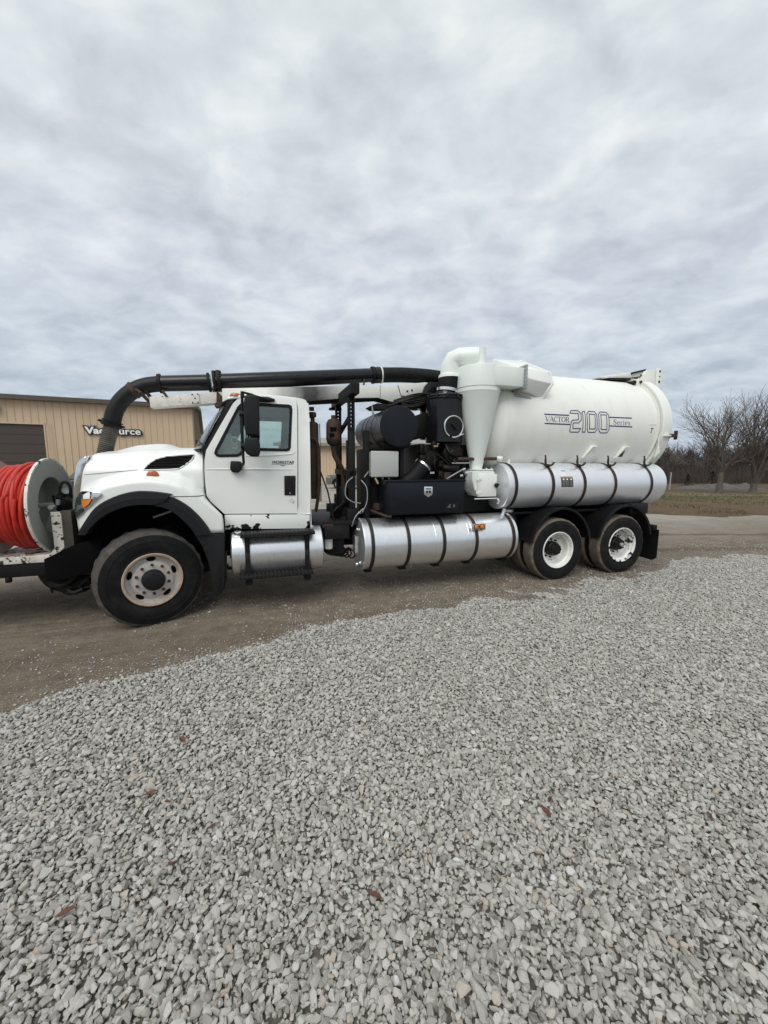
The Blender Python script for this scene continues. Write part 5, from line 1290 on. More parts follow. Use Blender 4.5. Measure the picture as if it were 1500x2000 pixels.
# --- upper water tank -----------------------------------------------------------------
UT = (.455, 1.532, .372)
bm = tank_shell(4.90, 8.235, UT[0], UT[1], UT[2], dome=.05, rim=False); ut = P_('water_tank', bm, 'aluminium_pale', smooth=40, label='pale aluminium water tank with hooks above the rear wheels')
for i, (u, m) in enumerate(((5.03, 'strap_black'), (5.73, 'rust_strap'), (6.37, 'rust_strap'), (7.03, 'rust_strap'), (7.86, 'strap_black'))):
    strap('strap', u, UT[0], UT[1], UT[2], .052, m, par=ut)
    bm = NB(); add_box(bm, (u-.05, .42, 1.10), (u+.05, .95, 1.15)); P_('cradle', bm, 'black_frame', ut)
    if i:
        a = math.radians(32); y0, z0 = UT[0]-math.cos(math.radians(58))*UT[2]-.01, UT[1]+math.sin(math.radians(58))*UT[2]+.012
        bm = NB(); pts = []
        for k_ in range(15):
            q = math.radians(170+175*k_/14); pts.append((u-.01+.085*math.cos(q)*1.05, y0-.015-.05*abs(math.cos(q)), z0+.085+.085*math.sin(q)))
        pts = [(pts[0][0]-.002, pts[0][1]+.01, pts[0][2]+.075), (pts[0][0], pts[0][1], pts[0][2]+.03)]+pts
        add_tube(bm, pts, [.013]*2+[.017]*13+[.015, .013], 8); add_box(bm, (u-.03, y0-.02, z0-.03), (u+.03, y0+.04, z0+.03)); P_('hose_hook', bm, m, ut, smooth=50)
bm = NB()
for u in (5.93, 5.98, 7.12): add_lathe(bm, [(UT[2]+.0005, -.005), (UT[2]+.0025, 0), (UT[2]+.0005, .005)], (u, UT[0], UT[1]), (1, 0, 0), 56)
P_('weld_seam', bm, 'aluminium_pale', ut)
def on_ut(u, z, off): d = z-UT[1]; return Vector((u, UT[0]-math.sqrt((UT[2]+off)**2-d*d), z))
def patch(par, name, u0, u1, z0, z1, m, off):
    bm = NB(); n_ = 5; R_ = [[bm.verts.new(on_ut(u, z0+(z1-z0)*i/n_, off)) for u in (u0, u1)] for i in range(n_+1)]
    for i in range(n_): bm.faces.new((R_[i][0], R_[i][1], R_[i+1][1], R_[i+1][0]))
    return P_(name, bm, m, par)
dc = patch(ut, 'instruction_label', 5.885, 6.125, 1.52, 1.69, 'decal_dark', .002)
patch(dc, 'heading', 5.885, 6.125, 1.662, 1.69, 'decal_tan', .0032)
for k_ in range(3):
    u = 5.905+.075*k_; patch(dc, 'symbol', u+.012, u+.045, 1.632, 1.656, 'paper_white', .0032); patch(dc, 'text_block', u, u+.055, 1.535, 1.622, 'seat_grey', .0032)
patch(ut, 'serial_mark', 5.95, 6.02, 1.775, 1.785, 'decal_dark', .002)
bm = NB(); add_lathe(bm, [(0, -.03), (.05, -.03), (.055, 0)], (4.885, .36, 1.30), (1, 0, 0), 16); add_cyl(bm, (4.95, .25, 1.17), (4.95, .3, 1.08), .03, None, 10); P_('end_fitting', bm, 'aluminium_pale', ut)
bm = NB(); add_box(bm, (5.0, .80, 1.02), (8.1, 1.70, 1.30)); add_box(bm, (5.0, .35, 1.06), (8.0, .80, 1.10)); P_('subframe', bm, 'black_frame', bev=.01)
bm = NB(); pp, rr = corrugated(bez([(5.12, .40, 1.12), (5.16, .36, .98), (5.22, .40, .84), (5.34, .55, .76)], 20), .075, .084, .03); add_tube(bm, pp, rr, 16); P_('suction_hose', bm, 'black_rubber', smooth=60)
bm = NB(); add_lathe(bm, [(.086, -.02), (.094, -.02), (.094, .02), (.086, .02)], (5.12, .40, 1.13), (0, 0, 1), 20); P_('hose_clamp', bm, 'silver_clamp')
# rear fenders
for u in RU:
    for f in (lambda v: v, mir):
        bm = NB(); rows = []; N_ = 30
        for i in range(N_+1):
            a = math.radians(13+154*i/N_); cx, cz = u+.045, .50
            def e(r, v): return (cx+(.60+r)*math.cos(a), f(v), cz+(.685+r)*math.sin(a))
            rows.append([bm.verts.new(e(r, v)) for r, v in ((-.012, .62), (-.012, .06), (-.022, .045), (-.022, -.005), (.012, -.012), (.014, .05), (.0, .065), (.0, .62))])
        for i in range(N_):
            for k_ in range(8): bm.faces.new((rows[i][k_], rows[i+1][k_], rows[i+1][(k_+1) % 8], rows[i][(k_+1) % 8]))
        bm.faces.new(rows[0]); bm.faces.new(rows[-1][::-1]); P_('rear_fender', bm, 'black_plastic', smooth=50)
bm = NB(); add_box(bm, (7.45, .12, 1.01), (7.88, .55, 1.20)); bevel(bm, .02, 2); P_('tail_light_box', bm, 'black_plastic')
bm = NB(); add_prism(bm, [(0.0, .72), (.62, .72), (.62, .16), (.10, .14), (.02, .20)], 'u', 8.02, 8.035)
for v in bm.verts: v.co.x += .10*max(0, (.45-v.co.z))
P_('mud_flap', bm, 'black_rubber', label='black mud flap hanging behind the rear wheels')
bm = NB(); add_box(bm, (7.95, .05, .70), (8.05, 2.4, .80)); add_box(bm, (7.85, .60, .72), (8.1, 1.85, 1.05)); P_('rear_crossmember', bm, 'black_frame', bev=.01)
bm = NB()
for k_ in range(16):
    u = 5.0+.2*k_; add_tube(bm, bez([(u, .62, 1.04), (u+.05, .5, .98+.03*rnd.random()), (u+.12, .55, .92), (u+.2, .7, .95+.05*rnd.random())], 8), .014, 6)
for k_ in range(10): add_box(bm, (5.1+.3*k_, .55+.1*rnd.random(), .88+.08*rnd.random()), (5.22+.3*k_, .72, 1.02))
P_('air_fittings', bm, 'grease', kind='stuff')
# --- cyclone separator and air ducts -----------------------------------------------------
CY = (4.555, .50)
bm = NB()
add_lathe(bm, [(.0, 3.37), (.30, 3.37), (.335, 3.365), (.34, 3.35), (.34, 3.055), (.332, 3.045), (.332, 2.99), (.322, 2.97), (.085, 1.77), (.0, 1.77)], (CY[0], CY[1], 0), (0, 0, 1), 72)
cyc = P_('cyclone', bm, 'cyclone_paint', smooth=25, label='white cone-shaped cyclone separator')
bm = NB(); add_tube(bm, [(CY[0], CY[1], 3.33), (CY[0], CY[1], 3.655)], .097, 32); P_('outlet_stub', bm, 'cyclone_paint', cyc)
bm = NB(); add_box(bm, (CY[0]+.02, CY[1]-.335, 3.06), (5.14, CY[1]+.10, 3.345)); P_('inlet_duct', bm, 'cyclone_paint', cyc, bev=.012)
bm = NB()
for z0, z1, v0, v1 in ((3.02, 3.385, .125, .165), (3.02, 3.385, .60, .64)): add_box(bm, (5.135, v0, z0), (5.165, v1, z1))
add_box(bm, (5.136, .166, 3.346), (5.164, .599, 3.385)); add_box(bm, (5.136, .166, 3.02), (5.164, .599, 3.058))
for i in range(7):
    for v in (.145, .62): add_cyl(bm, (5.12, v, 3.04+.054*i), (5.18, v, 3.04+.054*i), .012, None, 6)
    add_cyl(bm, (5.12, .2+.06*i, 3.04), (5.18, .2+.06*i, 3.04), .012, None, 6)
P_('flange', bm, 'galvanised', cyc, bev=.002)
# transition chute onto the tank
bm = NB(); faces_from(bm, [Vector(p) for p in [(5.17, .27, 3.372), (5.73, .33, 3.352), (5.64, 1.0, 3.69), (5.11, 1.0, 3.675), (5.17, .24, 3.055), (5.66, .42, 2.965), (5.64, 1.2, 3.0), (5.11, 1.2, 3.0), (5.17, .19, 3.21), (5.765, .29, 3.17)]],
           [(0, 1, 2, 3), (0, 8, 9, 1), (8, 4, 5, 9), (1, 9, 5, 6, 2), (3, 7, 4, 8, 0), (2, 6, 7, 3), (4, 7, 6, 5)])
ch_ = P_('chute', bm, 'white_paint', bev=.012, smooth=40)
bm = NB(); add_tube(bm, [(5.655, 1.0, 3.69), (5.745, .325, 3.352), (5.782, .285, 3.17), (5.70, .40, 2.95)], .014, 6); P_('chute_rim', bm, 'white_paint', ch_)
bm = NB(); add_tube(bm, [(5.16, .42, 2.98), (5.45, .42, 2.93), (5.66, .48, 2.90)], .035, 10); P_('chute_bracket', bm, 'galvanised')
# elbow and stub on the clean-air side
bm = NB(); pth = bez([(4.17, .72, 3.24), (4.17, .72, 3.40), (4.20, .70, 3.50), (4.29, .64, 3.545), (4.40, .575, 3.55), (4.54, .51, 3.545)], 12)
add_tube(bm, [(4.16, .72, 3.235), (4.16, .72, 3.27), (4.163, .72, 3.29), (4.165, .72, 3.42), (4.205, .70, 3.51), (4.285, .645, 3.548), (4.54, .51, 3.545)], [.178, .172, .152, .146, .142, .140, .138], 32)
P_('elbow_pipe', bm, 'cyclone_paint', cyc, smooth=24)
bm = NB(); add_tube(bm, [(4.115, .72, 3.01), (4.12, .72, 3.06), (4.145, .72, 3.16), (4.16, .72, 3.24)], [.150, .158, .168, .170], 32); P_('rubber_sleeve', bm, 'black_rubber')
bm = NB(); add_lathe(bm, [(.158, -.022), (.166, -.022), (.168, .022), (.160, .022)], (4.118, .72, 3.045), (.12, 0, 1), 32); add_box(bm, (4.19, .57, 3.00), (4.23, .60, 3.035)); P_('hose_clamp', bm, 'silver_clamp')
# trap box below the cone
bm = NB(); add_prism(bm, [(4.36, 1.78), (4.74, 1.78), (4.76, 1.74), (4.76, 1.38), (4.50, 1.38), (4.40, 1.50), (4.36, 1.66)], 'v', .27, .66); bevel(bm, .01, 1); tb_ = P_('trap_box', bm, 'cyclone_paint', cyc)
bm = NB(); add_box(bm, (4.395, .242, 1.345), (4.80, .268, 1.36)); add_box(bm, (4.44, .236, 1.385), (4.775, .266, 1.735)); bevel(bm, .012, 2); P_('trap_door', bm, 'white_paint', cyc)
bm = NB()
for z in (1.45, 1.66): add_cyl(bm, (4.445, .228, z-.035), (4.445, .228, z+.035), .013, None, 10); add_box(bm, (4.41, .228, z-.02), (4.50, .2365, z+.02))
add_cyl(bm, (4.445, .226, 1.40), (4.445, .226, 1.72), .006, None, 8); P_('hinge', bm, 'white_paint', cyc, bev=.002)
bm = NB(); add_lathe(bm, [(0, -.05), (.022, -.05), (.035, -.03), (.035, -.015), (.02, 0)], (4.755, .236, 1.56), (0, 1, 0), 14)
for k_ in range(3): a = 2.09*k_+.3; add_cyl(bm, (4.755, .20, 1.56), (4.755+.045*math.cos(a), .20, 1.56+.045*math.sin(a)), .013, .009, 8)
P_('door_knob', bm, 'black_plastic', cyc)
bm = NB(); add_box(bm, (4.42, .29, 1.79), (4.74, .65, 1.81)); 
for i in range(4): add_cyl(bm, (4.44+.09*i, .30, 1.80), (4.44+.09*i, .30, 1.83), .012, None, 6)
P_('flange', bm, 'white_paint', cyc)
# --- final filter canister -------------------------------------------------------------
FC = (4.08, .72)
bm = NB(); add_lathe(bm, [(0, 2.225), (.275, 2.225), (.292, 2.232), (.292, 2.45), (.289, 2.452), (.289, 2.456), (.292, 2.458), (.292, 2.88), (0, 2.88)], (FC[0], FC[1], 0), (0, 0, 1), 64); fc = P_('filter_canister', bm, 'black_paint', smooth=30, label='glossy black vertical filter canister with round inspection cover')
bm = NB(); add_lathe(bm, [(.28, 2.882), (.312, 2.882), (.318, 2.895), (.318, 2.912), (.300, 2.918), (.300, 2.926), (.318, 2.932), (.314, 2.950), (.27, 2.965), (.155, 2.975), (.15, 3.02), (0, 3.02)], (FC[0]+.015, FC[1], 0), (0, 0, 1), 64)
for k_ in range(12):
    a = math.radians(30*k_+8); add_box(bm, (FC[0]+.015+.318*math.cos(a)-.015, FC[1]+.318*math.sin(a)-.015, 2.885), (FC[0]+.015+.318*math.cos(a)+.015, FC[1]+.318*math.sin(a)+.015, 2.952))
P_('lid', bm, 'black_paint', fc, bev=.004)
# inspection cover facing out and slightly to the rear
d_ = Vector((.04, -1.0, 0)).normalized(); o_ = Vector((FC[0], FC[1], 2.455))+d_*.285
bm = NB(); add_lathe(bm, [(.155, -.03), (.155, .015), (.148, .026), (0, .026)], o_, d_, 40); ic = P_('inspection_cover', bm, 'black_plastic', fc)
bm = NB(); a_, b_ = frame_for(d_); side = a_ if abs(a_.z) < .5 else b_; upv = Vector((0, 0, 1))
p0 = o_+d_*.04; add_tube(bm, [p0-side*.05-upv*.04, p0+side*.05+upv*.04], .016, 8); P_('handle', bm, 'black_plastic', ic)
ra, rb = [], None
bm = NB(); pts = []
for k_ in range(41):
    q = math.radians(-62+(360-18)*k_/40); pts.append(o_+d_*.020+(side*math.cos(q)+upv*math.sin(q))*.160)
add_tube(bm, pts, .013, 8); P_('clamp_ring', bm, 'silver_clamp', fc)
sg_ = 1 if side.x > 0 else -1
bm = NB(); q0 = o_+d_*.03-upv*.155+side*sg_*.04; add_tube(bm, [q0, q0+side*sg_*.06+upv*.025, q0+side*sg_*.13+upv*.05], .012, 8); P_('clamp_lever', bm, 'silver_clamp', fc)
# --- silencer: transverse black cylinder ---------------------------------------------------
bm = NB(); add_lathe(bm, [(0, -.006), (.265, -.004), (.288, .0), (.292, .006), (.287, .012), (.285, .02), (.285, .50), (.290, .505), (.290, .53), (.285, .535), (.285, .80), (.290, .805), (.290, .83), (.285, .835), (.285, 1.05), (.290, 1.055), (.290, 1.08), (.285, 1.085), (.285, 1.55), (0, 1.56)], (3.185, .35, 2.43), (0, 1, 0), 72); sl = P_('silencer', bm, 'navy_black', smooth=30, label='black transverse silencer cylinder with flat round end')
bm = NB(); add_lathe(bm, [(.30, .10), (.30, .30)], (3.185, .35, 2.43), (0, 1, 0), 40, a0=math.radians(200), a1=math.radians(330)); 
bm.free()
bm = NB(); add_cyl(bm, (2.98, 1.0, 2.66), (2.96, 1.0, 2.80), .02, .008, 8); P_('fitting', bm, 'galvanised', sl)
bm = NB(); add_prism(bm, [(2.92, 2.20), (3.45, 2.20), (3.36, 2.12), (3.0, 2.12)], 'v', .50, .62); P_('saddle', bm, 'black_frame', sl, bev=.01); bm = NB(); add_prism(bm, [(2.92, 2.20), (3.45, 2.20), (3.36, 2.12), (3.0, 2.12)], 'v', 1.3, 1.4); P_('saddle', bm, 'black_frame', sl, bev=.01)
# engine bay frame, panel and boxes
bm = NB(); add_box(bm, (2.715, .56, 1.08), (2.80, .66, 2.375)); add_box(bm, (2.715, 1.75, 1.08), (2.80, 1.85, 2.3)); add_box(bm, (3.275, .56, 1.08), (3.34, .66, 2.16)); add_box(bm, (2.801, .58, 2.10), (3.274, .64, 2.17)); P_('engine_frame', bm, 'black_frame', bev=.008)
bm = NB(); add_box(bm, (2.80, .66, 1.10), (3.30, .70, 2.14)); add_box(bm, (2.76, .70, 1.10), (3.1, 1.25, 2.12)); P_('radiator_housing', bm, 'black_frame', bev=.02)
bm = NB(); add_box(bm, (2.775, .40, 1.695), (3.20, .46, 2.075)); bevel(bm, .018, 3); add_box(bm, (2.79, .461, 1.71), (3.185, .60, 2.06)); cbx = P_('control_box', bm, 'grey_box', smooth=40, label='light grey square control box')
bm = NB(); 
for u in (2.87, 2.98, 3.08): add_cyl(bm, (u, .50, 1.66), (u, .50, 1.71), .016, None, 10)
P_('gland', bm, 'galvanised', cbx)
# tool box
bm = NB(); add_box(bm, (2.93, .135, 1.165), (4.145, .62, 1.655)); bevel(bm, .010, 2); tbx = P_('tool_box', bm, 'navy_black', label='long black steel tool box over the water tank')
bm = NB(); add_box(bm, (2.955, .120, 1.175), (4.13, .1345, 1.628)); bevel(bm, .008, 2); dd_ = P_('lid', bm, 'navy_black', tbx)
bm = NB(); add_box(bm, (2.925, .112, 1.640), (4.15, .134, 1.662)); P_('lip', bm, 'navy_black', tbx, bev=.003)
bm = NB(); add_prism(bm, [(3.485, 1.568), (3.615, 1.565), (3.620, 1.47), (3.61, 1.445), (3.552, 1.412), (3.492, 1.448), (3.482, 1.47)], 'v', .110, .1195); bevel(bm, .004, 2); bd = P_('latch_plate', bm, 'silver_clamp', tbx)
bm = NB(); add_prism(bm, [(3.505, 1.542), (3.595, 1.54), (3.597, 1.525), (3.505, 1.527)], 'v', .1075, .1098); add_box(bm, (3.515, .1075, 1.475), (3.542, .1098, 1.508)); add_box(bm, (3.556, .1075, 1.475), (3.587, .1098, 1.508)); P_('latch', bm, 'dark_void', bd)
bm = NB(); add_box(bm, (3.83, .1182, 1.225), (4.055, .1196, 1.318)); pl = P_('worn_label', bm, 'black_frame', tbx)
bm = NB(); add_prism(bm, [(3.86, 1.25), (3.90, 1.30), (3.925, 1.30), (3.905, 1.28), (3.925, 1.25)], 'v', .1172, .118); add_prism(bm, [(3.955, 1.255), (3.99, 1.255), (3.985, 1.295), (3.965, 1.295)], 'v', .1172, .118); P_('print', bm, 'seat_grey', pl)
bm = NB(); add_box(bm, (2.86, .50, 1.20), (2.93, .60, 1.30)); add_tube(bm, [(2.80, .50, 1.20), (2.93, .16, 1.155), (3.0, .14, 1.15)], .018, 8); P_('support_bracket', bm, 'rust_dark', tbx)
bm = NB(); add_cyl(bm, (2.84, .42, 1.68), (2.88, .40, 1.60), .018, None, 8); P_('sprayed_fitting', bm, 'brass')
# big tilted intake hose
bm = NB(); add_tube(bm, [(3.28, .55, 1.52), (3.50, .56, 1.68), (3.69, .58, 1.88)], [.135, .135, .138], 28); hz_ = P_('intake_hose', bm, 'black_rubber')
bm = NB(); add_lathe(bm, [(.139, -.014), (.147, -.014), (.147, .014), (.139, .014)], (3.665, .578, 1.855), (.65, .02, .72), 28); add_box(bm, (3.72, .43, 1.74), (3.79, .45, 1.77)); P_('hose_clamp', bm, 'silver_clamp', hz_)
# blower, pump and engine lump
bm = NB(); add_lathe(bm, [(0, -.03), (.05, -.03), (.07, -.01), (.11, -.01), (.125, .01), (.150, .015), (.165, .03), (.165, .30)], (4.155, .50, 2.055), (0, 1, 0), 36)
for k_ in range(8):
    a = math.radians(45*k_+20); add_cyl(bm, (4.155+.145*math.cos(a), .515, 2.055+.145*math.sin(a)), (4.155+.145*math.cos(a), .495, 2.055+.145*math.sin(a)), .016, None, 6)
    add_box(bm, (4.155+.09*math.cos(a)-.008, .485, 2.055+.09*math.sin(a)-.008), (4.155+.09*math.cos(a)+.008, .50, 2.055+.09*math.sin(a)+.008))
bl = P_('blower', bm, 'grease', smooth=30)
bm = NB(); add_box(bm, (3.62, .72, 1.10), (4.62, 1.7, 2.20)); add_cyl(bm, (3.66, .66, 2.05), (3.66, .66, 2.20), .055, None, 14); add_cyl(bm, (3.66, .62, 1.90), (3.66, .62, 2.03), .07, None, 14); add_cyl(bm, (3.95, .48, 1.83), (4.22, .48, 1.82), .05, None, 14); add_box(bm, (3.9, .5, 1.6), (4.35, .74, 1.78)); add_cyl(bm, (3.85, .60, 2.10), (3.85, .60, 2.24), .05, None, 12); add_box(bm, (4.0, .52, 2.18), (4.3, .74, 2.23)); add_lathe(bm, [(0, -.02), (.10, -.02), (.12, .0), (.12, .2)], (3.80, .58, 1.98), (0, 1, 0), 20); P_('blower_engine', bm, 'grease', bev=.02)
bm = NB(); add_cyl(bm, (3.80, .50, 2.155), (3.87, .50, 2.16), .014, None, 8); P_('brass_cock', bm, 'brass')
r_ = random.Random(12); bm = NB()
for k_ in range(26):
    a = Vector((r_.uniform(3.55, 4.45), r_.uniform(.50, .66), r_.uniform(1.6, 2.2))); b = a+Vector((r_.uniform(-.3, .3), r_.uniform(-.05, .1), r_.uniform(-.35, .1))); m = (a+b)/2+Vector((r_.uniform(-.1, .1), -.06, r_.uniform(-.12, .05)))
    add_tube(bm, bez([a, m, b], 12), r_.choice((.010, .014, .02)), 6)
for k_ in range(22):
    a = Vector((r_.uniform(3.9, 4.5), r_.uniform(.48, .62), r_.uniform(1.62, 1.9))); s = r_.uniform(.015, .04); add_box(bm, a-Vector((s, s, s)), a+Vector((s, s, s*r_.uniform(.6, 1.6))))
P_('pipework', bm, 'grease', kind='stuff')
bm = NB()
for pth in ([(4.10, .46, 1.90), (4.40, .44, 1.905), (4.42, .44, 1.78)], [(4.02, .47, 1.66), (4.28, .45, 1.80), (4.36, .46, 1.70)]): add_tube(bm, pth, .012, 8)
for u, z in ((4.28, 1.80), (4.33, 1.74), (4.24, 1.70)): add_cyl(bm, (u, .44, z), (u+.04, .43, z+.01), .022, None, 8)
P_('steel_line', bm, 'galvanised'); bm = NB(); add_box(bm, (3.98, .46, 1.60), (4.08, .5, 1.76)); P_('rusty_plate', bm, 'rust_dark', bev=.005)
bm = NB(); add_box(bm, (2.95, .72, 1.05), (4.8, 1.75, 1.35)); add_box(bm, (4.15, .62, 1.10), (4.95, .72, 1.75)); P_('engine_deck', bm, 'black_frame', bev=.01)
# strut linking silencer and canister
bm = NB(); add_prism(bm, [(3.42, 2.22), (3.82, 2.32), (3.82, 2.72), (3.40, 2.56)], 'v', .80, .95); P_('air_duct', bm, 'black_frame', bev=.02)
# --- boom rest: two perforated posts and a cross bar ------------------------------------------
def perf_post(v, z1):
    bm = NB(); u0, u1 = 2.455, 2.545; w = .09
    add_box(bm, (u0, v, 1.0), (u1, v+w, 2.35))
    hz = [2.42+.052*i for i in range(8)]
    for (a, b) in ((v, v+.012), (v+w-.012, v+w)):
        add_box(bm, (u0, a, 2.352), (u0+.030, b, z1)); add_box(bm, (u1-.030, a, 2.352), (u1, b, z1)); prev = 2.352
        for z in hz:
            if z+.013 < z1: add_box(bm, (u0+.0301, a, prev), (u1-.0301, b, z-.013)); prev = z+.013
        add_box(bm, (u0+.0301, a, prev), (u1-.0301, b, z1))
    add_box(bm, (u0, v+.0121, 2.352), (u0+.012, v+w-.0121, z1)); add_box(bm, (u1-.012, v+.0121, 2.352), (u1, v+w-.0121, z1))
    return P_('boom_rest_post', bm, 'black_frame', bev=.003)
perf_post(.42, 2.82); perf_post(1.36, 2.86)
bm = NB()
c0, c1 = Vector((2.60, .22, 2.985)), Vector((2.50, 1.55, 2.985))
add_tube(bm, [Vector((2.505, .26, 2.90)), Vector((2.50, 1.62, 2.90))], .001, 4); bm.clear()
add_box(bm, (2.44, .20, 2.825), (2.56, 1.70, 2.965)); bevel(bm, .006, 1); add_box(bm, (2.40, 1.60, 2.79), (2.60, 1.72, 2.823)); P_('boom_rest_bar', bm, 'black_frame')
bm = NB(); add_box(bm, (2.44, .42, 1.72), (2.56, 1.46, 1.80)); add_box(bm, (2.42, .40, 1.02), (2.58, .55, 1.25)); add_box(bm, (2.42, 1.33, 1.02), (2.58, 1.47, 1.3)); add_prism(bm, [(.52, 2.60), (.52, 2.52), (1.36, 2.30), (1.36, 2.40)], 'u', 2.48, 2.51); P_('boom_rest_brace', bm, 'black_frame', bev=.005)
# grey cable loops near the posts
bm = NB()
for pth in ([(2.50, .40, 1.70), (2.40, .34, 1.62), (2.38, .33, 1.45), (2.47, .32, 1.36), (2.6, .34, 1.33)], [(2.62, .38, 1.66), (2.69, .34, 1.55), (2.69, .33, 1.35), (2.62, .33, 1.20)], [(2.64, .36, 1.25), (2.52, .33, 1.14), (2.47, .35, 1.0)], [(2.66, .36, 1.70), (2.72, .40, 1.76), (2.76, .5, 1.78)]): add_tube(bm, bez(pth, 24), .0075, 6)
P_('cable', bm, 'galvanised')
bm = NB(); add_cyl(bm, (2.42, .62, 1.12), (2.42, .62, 1.55), .07, None, 14); add_box(bm, (2.25, .6, 1.08), (2.36, .9, 1.22)); add_box(bm, (2.18, .70, 1.18), (2.32, .80, 1.30)); add_cyl(bm, (2.30, .62, 1.35), (2.30, .62, 1.45), .03, None, 10)
for k_ in range(8): add_tube(bm, bez([(2.2+.03*k_, .6, 1.1), (2.25+.02*k_, .52, 1.2+.02*k_), (2.3+.03*k_, .55, 1.28)], 8), .010, 6)
P_('hydraulic_manifold', bm, 'grease', bev=.008)
bm = NB(); add_tube(bm, [(2.02, .66, 1.95), (2.16, .52, 1.50), (2.24, .45, 1.05)], .011, 8); P_('hanging_hose', bm, 'black_rubber')
# --- exhausts ----------------------------------------------------------------------------
bm = NB(); add_lathe(bm, [(0, 2.60), (.035, 2.60), (.035, 2.55), (.08, 2.535), (.108, 2.48), (.110, 2.40), (.112, 2.30), (.114, 2.26), (.110, 2.24), (.095, 2.19), (.05, 2.15), (.045, 2.10), (0, 2.10)], (2.31, .80, 0), (0, 0, 1), 32)
mf = P_('muffler', bm, 'rust_dark', smooth=40, label='rusty brown can-shaped muffler')
bm = NB(); add_tube(bm, bez([(2.31, .80, 2.12), (2.32, .80, 2.02), (2.38, .80, 1.90), (2.45, .82, 1.75), (2.46, .84, 1.5)], 20), .04, 10); add_tube(bm, [(2.31, .82, 2.42), (2.42, .95, 2.44), (2.5, 1.3, 2.46)], .06, 10); P_('pipe', bm, 'rust_dark', mf)
bm = NB(); add_box(bm, (2.24, .685, 2.36), (2.33, .70, 2.42)); add_box(bm, (2.23, .685, 2.28), (2.30, .70, 2.33)); P_('badge_plate', bm, 'dark_void', mf)
bm = NB(); add_lathe(bm, [(0, 2.62), (.045, 2.62), (.055, 2.60), (.055, 2.56), (.03, 2.54), (.03, 2.49), (.068, 2.47), (.074, 2.44), (.074, 1.42), (.05, 1.38), (0, 1.38)], (1.99, .70, 0), (0, 0, 1), 28); es = P_('exhaust_stack', bm, 'rust_dark', smooth=40)
bm = NB(); add_tube(bm, [(2.075, .70, 1.34), (2.075, .70, 2.46)], .022, 10); P_('shield_edge', bm, 'chrome', es); bm = NB(); add_tube(bm, bez([(1.95, .62, 2.25), (2.03, .60, 2.20), (2.05, .60, 2.0), (2.04, .6, 1.5), (2.0, .62, 1.2)], 20), .025, 10); P_('pipe', bm, 'rust_dark', es)
bm = NB(); add_cyl(bm, (1.96, .55, 2.62), (1.96, .55, 2.67), .035, None, 12); add_cyl(bm, (1.95, .55, 2.52), (1.95, .55, 2.6), .03, None, 10); P_('cap', bm, 'black_rubber', es)
# --- boom ----------------------------------------------------------------------------------
bm = NB(); BV = 1.2
add_prism(bm, [(-.150, 2.788), (.80, 2.912), (.80, 2.755), (.45, 2.71), (-.145, 2.642)], 'v', BV-.09, BV+.09); bm_o = P_('boom_tip', bm, 'rusty_white', bev=.01, label='rust-stained inner section of the boom')
bm = NB(); add_prism(bm, [(.36, 2.855), (.475, 2.868), (.48, 2.728), (.365, 2.718)], 'v', BV-.104, BV-.091); bevel(bm, .01, 1); pm = P_('bolt_plate', bm, 'rusty_white', bm_o)
bm = NB()
for u, z in ((.385, 2.845), (.455, 2.852), (.385, 2.735), (.455, 2.742), (.42, 2.795)): add_cyl(bm, (u, BV-.11, z), (u, BV-.103, z), .010, None, 6)
P_('bolt', bm, 'rust_dark', pm)
bm = NB(); add_prism(bm, [(.70, 2.90), (.715, 2.903), (.775, 2.84), (.80, 2.73), (.69, 2.715)], 'v', BV-.094, BV-.0905); add_prism(bm, [(.66, 2.72), (.80, 2.735), (.85, 2.72), (.82, 2.70), (.67, 2.69)], 'v', BV-.10, BV+.10); P_('rust_patch', bm, 'rust_dark', bm_o)
bm = NB(); add_prism(bm, [(.775, 2.945), (2.0, 3.045), (2.75, 3.105), (3.10, 3.135), (3.40, 3.155), (3.90, 3.225), (3.98, 3.22), (3.90, 3.05), (3.55, 2.985), (3.48, 2.99), (3.47, 2.885), (3.36, 2.875), (3.08, 2.935), (2.5, 2.895), (1.96, 2.82), (.775, 2.70)], 'v', BV-.125, BV+.125); sv = P_('boom', bm, 'boom_sleeve', bev=.008, label='white boom arm with black soot stain')
bm = NB(); add_box(bm, (3.115, BV-.1265, 2.94), (3.122, BV-.1255, 3.13)); add_prism(bm, [(3.41, 3.15), (3.425, 3.15), (3.475, 2.99), (3.465, 2.985)], 'v', BV-.1265, BV-.1255)
for u, z in ((3.58, 3.065), (3.66, 3.085)): add_cyl(bm, (u, BV-.14, z), (u, BV-.1255, z), .014, None, 8)
add_prism(bm, [(.775, 2.698), (1.96, 2.818), (3.08, 2.933), (3.36, 2.873), (3.36, 2.86), (3.08, 2.912), (1.96, 2.80), (.775, 2.683)], 'v', BV-.12, BV+.12); P_('seam', bm, 'dark_void', sv)
